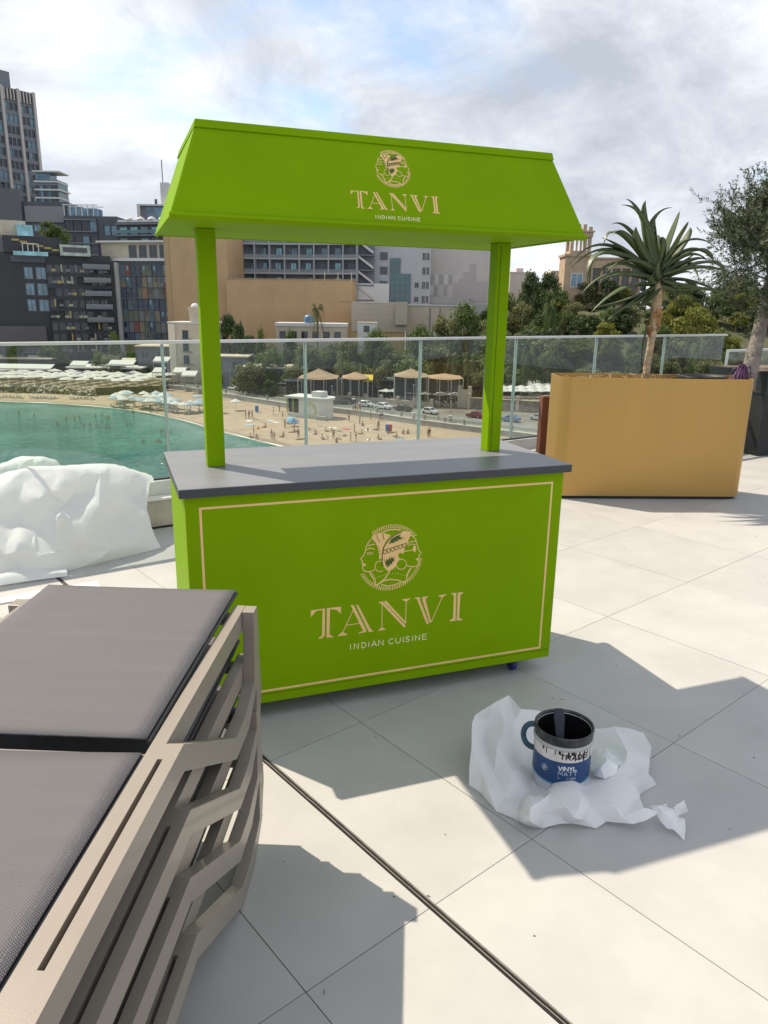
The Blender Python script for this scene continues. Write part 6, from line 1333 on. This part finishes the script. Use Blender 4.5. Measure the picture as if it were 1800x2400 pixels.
# cars ---------------------------------------------------------------
M_TYRE = mat('tyre', (.02, .02, .02), .8); M_RIM = mat('rim', (.4, .4, .42), .4, .7); M_CGL = mat('car_glass', (.02, .025, .03), .05, spec=.9)
def car(label, col, p, rz, kind=0):
    r_ = thing('parked_car', label, 'car', p, rz, 'cars on the beach road'); L, Wd = (3.9, 1.7) if kind == 0 else (4.4, 1.78)
    m = mat('car_'+label.split()[0], col, .25, .1, spec=.6, coat=.6)
    pf = [(0, .32), (0, .62), (.10, .74), (.85, .86), (1.45, 1.36), (2.0, 1.47), (2.9, 1.44), (3.55, 1.05) if kind else (3.62, 1.08), (L-.05, .9), (L, .55), (L-.05, .3)]
    sec = [(-1, .0), (-.96, .12), (.96, .12), (1, .0)]
    mb = MB(); n = len(pf); P = []; F = []
    for s, k in ((-1, 1), (-.9, 1.0), (.9, 1), (1, 1)):
        for x, z in pf:
            tum = (1-.16*max(0, z-.85)/.6) if abs(s) == 1 else (1-.10*max(0, z-.85)/.6)
            P.append((x-L/2, s*Wd/2*tum, z-(.04 if abs(s) == 1 and z > .8 else 0)))
    for q in range(3):
        for i in range(n): F.append((q*n+i, q*n+(i+1) % n, (q+1)*n+(i+1) % n, (q+1)*n+i))
    F += [tuple(range(n)), tuple(range(3*n, 4*n))[::-1]]
    mb.add(P, F).build('body', m, r_, smooth=False, bevel=.03)
    for s in (-1, 1):
        MB().add([(1.02-L/2, s*Wd*.492, .90), (1.52-L/2, s*Wd*.452, 1.31), (2.25-L/2, s*Wd*.447, 1.36), (2.25-L/2, s*Wd*.492, .90)], [(0, 1, 2, 3)]).build('side_window', M_CGL, r_)
        MB().add([(2.32-L/2, s*Wd*.492, .90), (2.32-L/2, s*Wd*.447, 1.36), (2.85-L/2, s*Wd*.45, 1.33), (3.3-L/2, s*Wd*.488, .95)], [(0, 1, 2, 3)]).build('side_window', M_CGL, r_)
        for x in (.75, L-.8):
            w_ = MB().lathe([(0, -.1), (.31, -.1), (.33, 0), (.31, .1), (0, .1)], 14).xf(Matrix.Translation((x-L/2, s*(Wd/2-.08), .31)) @ Matrix.Rotation(R(90), 4, 'X')).build('wheel', M_TYRE, r_)
            MB().lathe([(0, .02), (.2, .02)], 10).xf(Matrix.Translation((x-L/2, s*(Wd/2+.012), .31)) @ Matrix.Rotation(R(90), 4, 'X')).build('rim', M_RIM, w_)
        MB().box(-L/2-.012, -L/2+.06, s*.62-.14, s*.62+.14, .62, .74).build('headlight', mat('lamp_glass', (.6, .6, .6), .2), r_)
        MB().box(L/2-.06, L/2+.015, s*.62-.12, s*.62+.12, .68, .86).build('tail_light', mat('tail_red', (.3, .02, .02), .3), r_)
    MB().add([(.92-L/2, -.62, .915), (.92-L/2, .62, .915), (1.46-L/2, .56, 1.385), (1.46-L/2, -.56, 1.385)], [(0, 1, 2, 3)]).build('windscreen', M_CGL, r_)
    MB().add([(3.56-L/2, -.58, 1.125), (3.56-L/2, .58, 1.125), (2.98-L/2, .54, 1.43), (2.98-L/2, -.54, 1.43)], [(3, 2, 1, 0)]).build('rear_window', M_CGL, r_)
    return r_
for x, y, lb_, c, k in [(550, 914, 'white car parked on the road behind the left parasols', (.62, .62, .60), 1), (812, 947, 'black green car leftmost in the parked row by the kiosk', (.012, .02, .018), 1), (858, 953, 'white hatchback second in the parked row', (.64, .64, .62), 0), (898, 958, 'bright white saloon third in the parked row', (.66, .66, .65), 1), (944, 963, 'dark brown car at the right end of the parked row', (.025, .022, .02), 1), (1008, 970, 'silver white car driving behind the third glass joint', (.55, .56, .56), 0), (1114, 979, 'red car on the road at the right cart post', (.22, .015, .015), 0), (1196, 988, 'blue car on the road right of the right post', (.10, .22, .42), 0), (1265, 985, 'silver van at the far right of the road', (.40, .42, .42), 1)]:
    p = road(x, y); i = min(range(len(WLW)), key=lambda q: (WLW[q].xy-p.xy).length); car(lb_, c, p, wdir(i)+(math.pi if x in (858, 898, 1008) else 0)+rg.uniform(-.05, .05), k)
    bpy.data.objects[-1] if False else None
# kiosk --------------------------------------------------------------
kb = sand(733, 976); ka = wdir(min(range(len(WLW)), key=lambda q: (WLW[q].xy-kb.xy).length))
kr = thing('beach_kiosk', 'round ended white beach kiosk with flat roof beside the promenade', 'kiosk', kb+V((0, 0, -.3)), ka)
KW = mat('kiosk_white', (.62, .60, .56), .8, var=.1, vscale=.6)
MB().prism([(-2, -2.4), (2.6, -2.4)]+[(2.6+2.4*math.sin(k*math.pi/8), -2.4*math.cos(k*math.pi/8)) for k in range(1, 8)]+[(2.6, 2.4), (-2, 2.4)], lambda u, v, w_: (u, v, w_), 0, 4.3).build('wall', KW, kr)
MB().prism([(-5.6, -2.8), (2.7, -2.8)]+[(2.7+2.8*math.sin(k*math.pi/8), -2.8*math.cos(k*math.pi/8)) for k in range(1, 8)]+[(2.7, 2.8), (-5.6, 2.8)], lambda u, v, w_: (u, v, w_), 4.3, 4.75).build('roof_slab', W_WHT, kr)
vol(kr, -5.2, -2.02, -2.3, 2.3, 0, 1.1, KW, 'counter'); vol(kr, -5.2, -2.02, -1.9, 2.2, 1.1, 4.25, G_DK, 'opening')
for x in (-5.3, -3.6): vol(kr, x, x+.2, -2.5, -2.3, 1.1, 4.3, mat('lime_post', (.36, .40, .06), .7), 'post')
mm = MB(); stroke(mm, [(1.2+1.5*math.cos(k*.3), 2.0+1.5*math.sin(k*.3)) for k in range(21)], .16, lambda u, v, w_: (u, -2.41-w_, v), .03, True); stroke(mm, [(1.2+1.1*math.cos(k*.3), 2.0+1.1*math.sin(k*.3)) for k in range(21)], .10, lambda u, v, w_: (u, -2.41-w_, v), .03, True); mm.build('painted_rings', MATS['lime_post'], kr)
vol(kr, 3.4, 5.8, -3.6, -2.9, 0, 1.1, M_PW, 'side_wall'); vol(kr, .6, 3.0, -1.2, 1.4, 4.75, 5.9, KW, 'roof_unit')
# bins, lamps, signs
for x, y, lb_, c in [(602, 966, 'blue litter bin on the sand left of the kiosk', (.03, .12, .36)), (908, 1012, 'blue litter bin of the pair on the right sand', (.03, .20, .45)), (914, 1012, 'red litter bin of the pair on the right sand', (.40, .04, .03)), (969, 984, 'pale round bin on the promenade at the tall pole', (.45, .43, .40)), (1055, 991, 'pale round bin on the promenade under the agave pole', (.45, .43, .40))]:
    p = sand(x, y) if y > 995 or x < 700 else road(x, y)+V((0, 0, .12)); r_ = thing('litter_bin', lb_, 'bin', p); m = mat('bin_'+lb_.split()[0], c, .5); MB().lathe([(0, .15), (.38, .15), (.45, 1.35), (.4, 1.36), (0, 1.3)], 12).build('barrel', m, r_); MB().lathe([(0, 1.55), (.46, 1.4), (.46, 1.34)], 12).build('lid', m, r_); MB().tube([(0, 0, -.1), (0, 0, .2)], .08, 6).build('stand', POLE, r_)
for x, y0, y1, arm, lb_ in [(968, 902, 981, 0, 'slim grey pole on the promenade left of the third glass joint'), (886, 904, 967, 0, 'dark pole with spiky top above the parked cars'), (1056, 930, 988, 0, 'dark pole with spiky top left of the right post'), (844, 853, 935, 1, 'street lamp with curved arm above the left parked cars'), (604, 836, 905, 1, 'street lamp with twin arms behind the left parasols'), (540, 868, 912, 0, 'thin pole near the left cart post'), (700, 838, 930, 0, 'tall pole behind the second glass joint'), (1130, 850, 965, 1, 'street lamp right behind the right cart post'), (778, 905, 962, 0, 'flag pole at the kiosk side')]:
    p = road(x, y1)+V((0, 0, .0)); t = (p-CAM).dot(FW); q = att(x, y0, t); h = q.z-p.z
    r_ = thing('street_lamp' if arm else 'metal_pole', lb_, 'street lamp' if arm else 'pole', p); m = mat('galvanised_pole', (.30, .30, .30), .5, .3); MB().tube([(0, 0, -.2), (0, 0, h)], [.11, .06], 8).build('pole', m, r_)
    if arm: MB().tube([(0, 0, h), (-.6, -.2, h+.5), (-1.8, -.5, h+.6)], .05, 6).build('arm', m, r_); MB().box(-2.5, -1.7, -.68, -.4, h+.52, h+.68).build('lamp_head', m, r_)
    elif 'spiky' in lb_:
        s = MB()
        for k in range(7): a = k*.9; s.tube([(0, 0, h-.4), (math.cos(a)*.6, math.sin(a)*.6, h-.1), (math.cos(a)*1.0, math.sin(a)*1.0, h+.5)], [.12, .09, .02], 5)
        s.build('spiky_crown', mat('dark_bronze', (.03, .035, .05), .6), r_)
    else: MB().lathe([(0, .3), (.16, .2), (.16, 0)], 8, (0, 0, h)).build('cap', m, r_)
# restaurant strip behind the road: walls, shade sails, white parasols, dark fronts
def lowwall(x0, x1, yb0, yb1, h, m, label, name='garden_wall', piers=4):
    a, b = road(x0, yb0), road(x1, yb1); d = b-a; L = d.xy.length; r_ = thing(name, label, 'wall', a+V((0, 0, -.1)), math.atan2(d.y, d.x)); vol(r_, 0, L, 0, .5, 0, h, m, 'wall_face'); vol(r_, -.1, L+.1, -.08, .58, h, h+.15, W_CRM, 'coping')
    for k in range(piers): vol(r_, L*k/max(1, piers-1)-.35, L*k/max(1, piers-1)+.35, -.12, .62, 0, h+1.0, W_CRM, 'pier')
    return r_
lowwall(548, 676, 908, 926, 1.9, W_CRM, 'cream garden wall with piers behind the left road'); lowwall(782, 1010, 936, 955, 1.1, W_CRM, 'long cream wall with piers behind the parked cars', piers=7); lowwall(1075, 1098, 955, 957, 4.2, W_CRM, 'tall pale gate pier left of the right post', piers=2); lowwall(1098, 1330, 958, 972, 2.6, mat('old_stone_wall', (.24, .205, .16), .95, var=.35, vscale=1), 'rough stone wall right of the right post', piers=3)
def sail(label, x0, x1, yt, yp, yb, t, m):
    c = att((x0+x1)/2, yp, t); a = att(x0, yt, t); b = att(x1, yt, t); d = b-a; L = d.xy.length; h = a.z-ZROAD
    r_ = thing('shade_canopy', label, 'canopy', V((a.x, a.y, ZROAD)), math.atan2(d.y, d.x)); up = c.z-a.z
    n = 10; P = []; F = []
    for i in range(n+1):
        for j in range(n+1):
            u, v = i/n, j/n; k = 1-max(abs(u-.5), abs(v-.5))*2; P.append((u*L, v*8, h+up*k**1.25-.35*math.sin(math.pi*u)*(v in (0, 1))))
    for i in range(n):
        for j in range(n): F.append((i*11+j, i*11+11+j, i*11+12+j, i*11+1+j))
    o = MB().add(P, F).build('canvas', m, r_); o.modifiers.new('s', 'SOLIDIFY').thickness = .05
    for x in (0, L*.33, L*.66, L):
        for y in (0, 8): MB().tube([(x, y, -.3), (x, y, h)], .09, 6).build('post', POLE, r_)
    vol(r_, 0, L, 8.4, 9, 0, h*.9, W_DKG, 'back_wall')
    for k in range(9):
        x, y = rg.uniform(.8, L-.8), rg.uniform(.6, 7); MB().box(x-.45, x+.45, y-.45, y+.45, .70, .76).build('table_top', rg.choice([W_WHT, MATS['brown_fence']]), r_); MB().tube([(x, y, -.1), (x, y, .7)], .05, 5).build('table_leg', POLE, r_)
TANC = mat('tan_canvas', (.33, .235, .155), .85, var=.12, vscale=.4)
sail('tan shade sail over a terrace left of the second glass joint', 698, 790, 886, 866, 930, 176, TANC); sail('lower tan shade sail right of the second glass joint', 800, 862, 886, 874, 930, 177, mat('orange_tan_canvas', (.36, .235, .14), .85)); sail('tan peaked shade sail in the middle of the terrace strip', 925, 1005, 882, 866, 935, 172, TANC); sail('long tan shade sail left of the right cart post', 1004, 1086, 886, 878, 935, 172, MATS['orange_tan_canvas'])
for lb_, x0, x1, yt, t, dpt, m, fm in [('white arched pavilion under the middle shade sails', 985, 1066, 888, 182, 5, W_WHT, G_DK), ('dark restaurant front behind the kiosk', 670, 780, 893, 186, 6, W_BLK, G_DK), ('dark bar front behind the parked cars', 800, 925, 890, 188, 6, W_BLK, G_DK), ('grey roofed restaurant behind the left parasols', 568, 690, 862, 196, 10, W_MID, G_DK), ('grey flat house beside the left cart post', 486, 580, 836, 206, 10, W_MID, G_DK), ('long white roofed bar behind the deck', 160, 330, 862, 222, 12, W_DKG, G_DK), ('dark terrace building at the left edge behind the deck', -160, 120, 838, 236, 12, W_BLK, G_DK), ('grey house with sloping white stair left of the cream house', 320, 398, 812, 226, 10, W_DKG, G_DK)]:
    r_, W, H = bld('promenade_building', lb_, x0, x1, yt, ZROAD, t); vol(r_, 0, W, 0, dpt, 0, H, m); vol(r_, -.4, W+.4, -1.2, dpt, H, H+.35, rg.choice([W_WHT, W_MID, W_CRM]), 'roof_slab')
    n = max(2, int(W/4)); 
    for k in range(n): win(r_, W*(k+.25)/n, .8, W/n*.5, min(2.6, H*.5), fm, W_MID)
    if H > 7:
        for k in range(n): win(r_, W*(k+.25)/n, H-3.4, W/n*.45, 2.0, fm, W_MID)
YEL_ = mat('yellow_awning', (.55, .38, .02), .7)
def awning(label, x0, x1, y, t, m, dp=3):
    a, b = att(x0, y, t), att(x1, y, t); d = b-a; L = d.xy.length; r_ = thing('awning', label, 'awning', a, math.atan2(d.y, d.x)); MB().pbox((0, 0, -.5), (L, 0, 0), (0, dp, 1.0), (0, 0, .1)).build('canvas', m, r_); MB().box(0, L, -.05, 0, -.85, -.5).build('valance', m, r_)
    for x in (.05, L-.1): MB().tube([(x, 0, -.5), (x, 0, ZROAD-a.z)], .06, 5).build('post', POLE, r_)
for a_ in [('yellow awning over the bar behind the parked cars', 850, 874, 886, 180, YEL_), ('white awning of the shop under the cream house', 404, 432, 868, 205, CANV), ('second white awning right of the cream house', 424, 458, 876, 200, CANV), ('white canopy roof over the left terrace behind the deck', 162, 200, 852, 214, CANV), ('long white canopy at the left edge behind the deck', -60, 118, 858, 212, CANV), ('slanting white canopy left of the first glass joint', 252, 312, 850, 212, CANV), ('pale striped awning left of the first glass joint', 280, 312, 845, 220, W_CRM), ('white flat canopy just above the left parasols', 358, 394, 842, 214, CANV), ('white table awning right of the first glass joint', 356, 382, 868, 206, CANV)]: awning(*a_)
spots = []
for k in range(9): p = road(566+k*14, 906+k*2.3)+V((.2, 1, 0))*rg.uniform(1.5, 5); spots.append((V((p.x, p.y, ZROAD)), rg.uniform(0, .6)))
spread(parasol('terrace_parasol', 'white parasol in the restaurant row above the left road', 'white parasols of the left restaurant', True, CANV, 1.7, 2.6), spots)
spots = []
for q in range(5):
    for c in range(8): x = 1178+c*22+q*6; p = atz(x, 940-q*3, -19.5)+V((.3, 1, 0))*(q*3.6); spots.append((V((p.x, p.y, -19.5)), rg.uniform(0, .6)))
spread(parasol('terrace_parasol', 'white parasol in the packed terrace right of the right post', 'white parasols of the right terrace', True, CANV, 1.7, 2.5), spots)
fr2 = [atz(x, y, -19.5) for x, y in ((1165, 948), (1420, 958))]
MB().prism([(p.x, p.y) for p in (fr2[0], fr2[1], fr2[1]+V((8, 26, 0)), fr2[0]+V((8, 26, 0)))], lambda u, v, w_: (u, v, w_), -21.5, -19.5).build('parasol_terrace', MATS['old_stone_wall'], label='raised stone terrace carrying the white parasols on the right', cat='terrace')
for x, y, t, s, key, lb_ in [(270, 790, 236, .8, 'b4', 'small bright tree at the foot of the coloured hotel'), (235, 830, 226, .9, 'b4', 'leafy tree behind the deck canopies'), (258, 838, 222, .8, 'b3', 'yellow green shrub left of the first glass joint'), (535, 752, 218, .75, 'b2', 'dark tree right of the left cart post'), (560, 772, 214, .7, 'b2', 'dark low tree under the tan wall'), (612, 780, 212, .55, 'b4', 'round bright shrub tree under the tan wall'), (680, 782, 212, .7, 'b4', 'shrub in front of the low white house'), (500, 778, 216, .55, 'b4', 'small tree hidden beside the left post'), (720, 820, 196, .75, 'b3', 'green tree above the restaurant roofs'), (640, 832, 196, .7, 'b1', 'yellow green tree above the grey restaurant'), (300, 830, 232, .8, 'b2', 'dark tree behind the white canopies'), (120, 812, 240, .9, 'b1', 'tree in front of the black hotel base'), (40, 815, 240, .9, 'b2', 'dark tree at the left behind the deck')]:
    p = att(x, y, t); g_ = hz(x, t) if x > 640 else ZROAD; c = {'b4': 5, 'b1': 10, 'b2': 11, 'b3': 9}[key]; put_tree(key, V((p.x, p.y, g_)), s, lb_, group=None, sz=max(.4, (p.z-g_)/(c*s)))
for o in bpy.data.objects:
    if o.name.startswith('branch') or o.name.startswith('stitching') or o.name.startswith('limb'): o['kind'] = 'stuff'
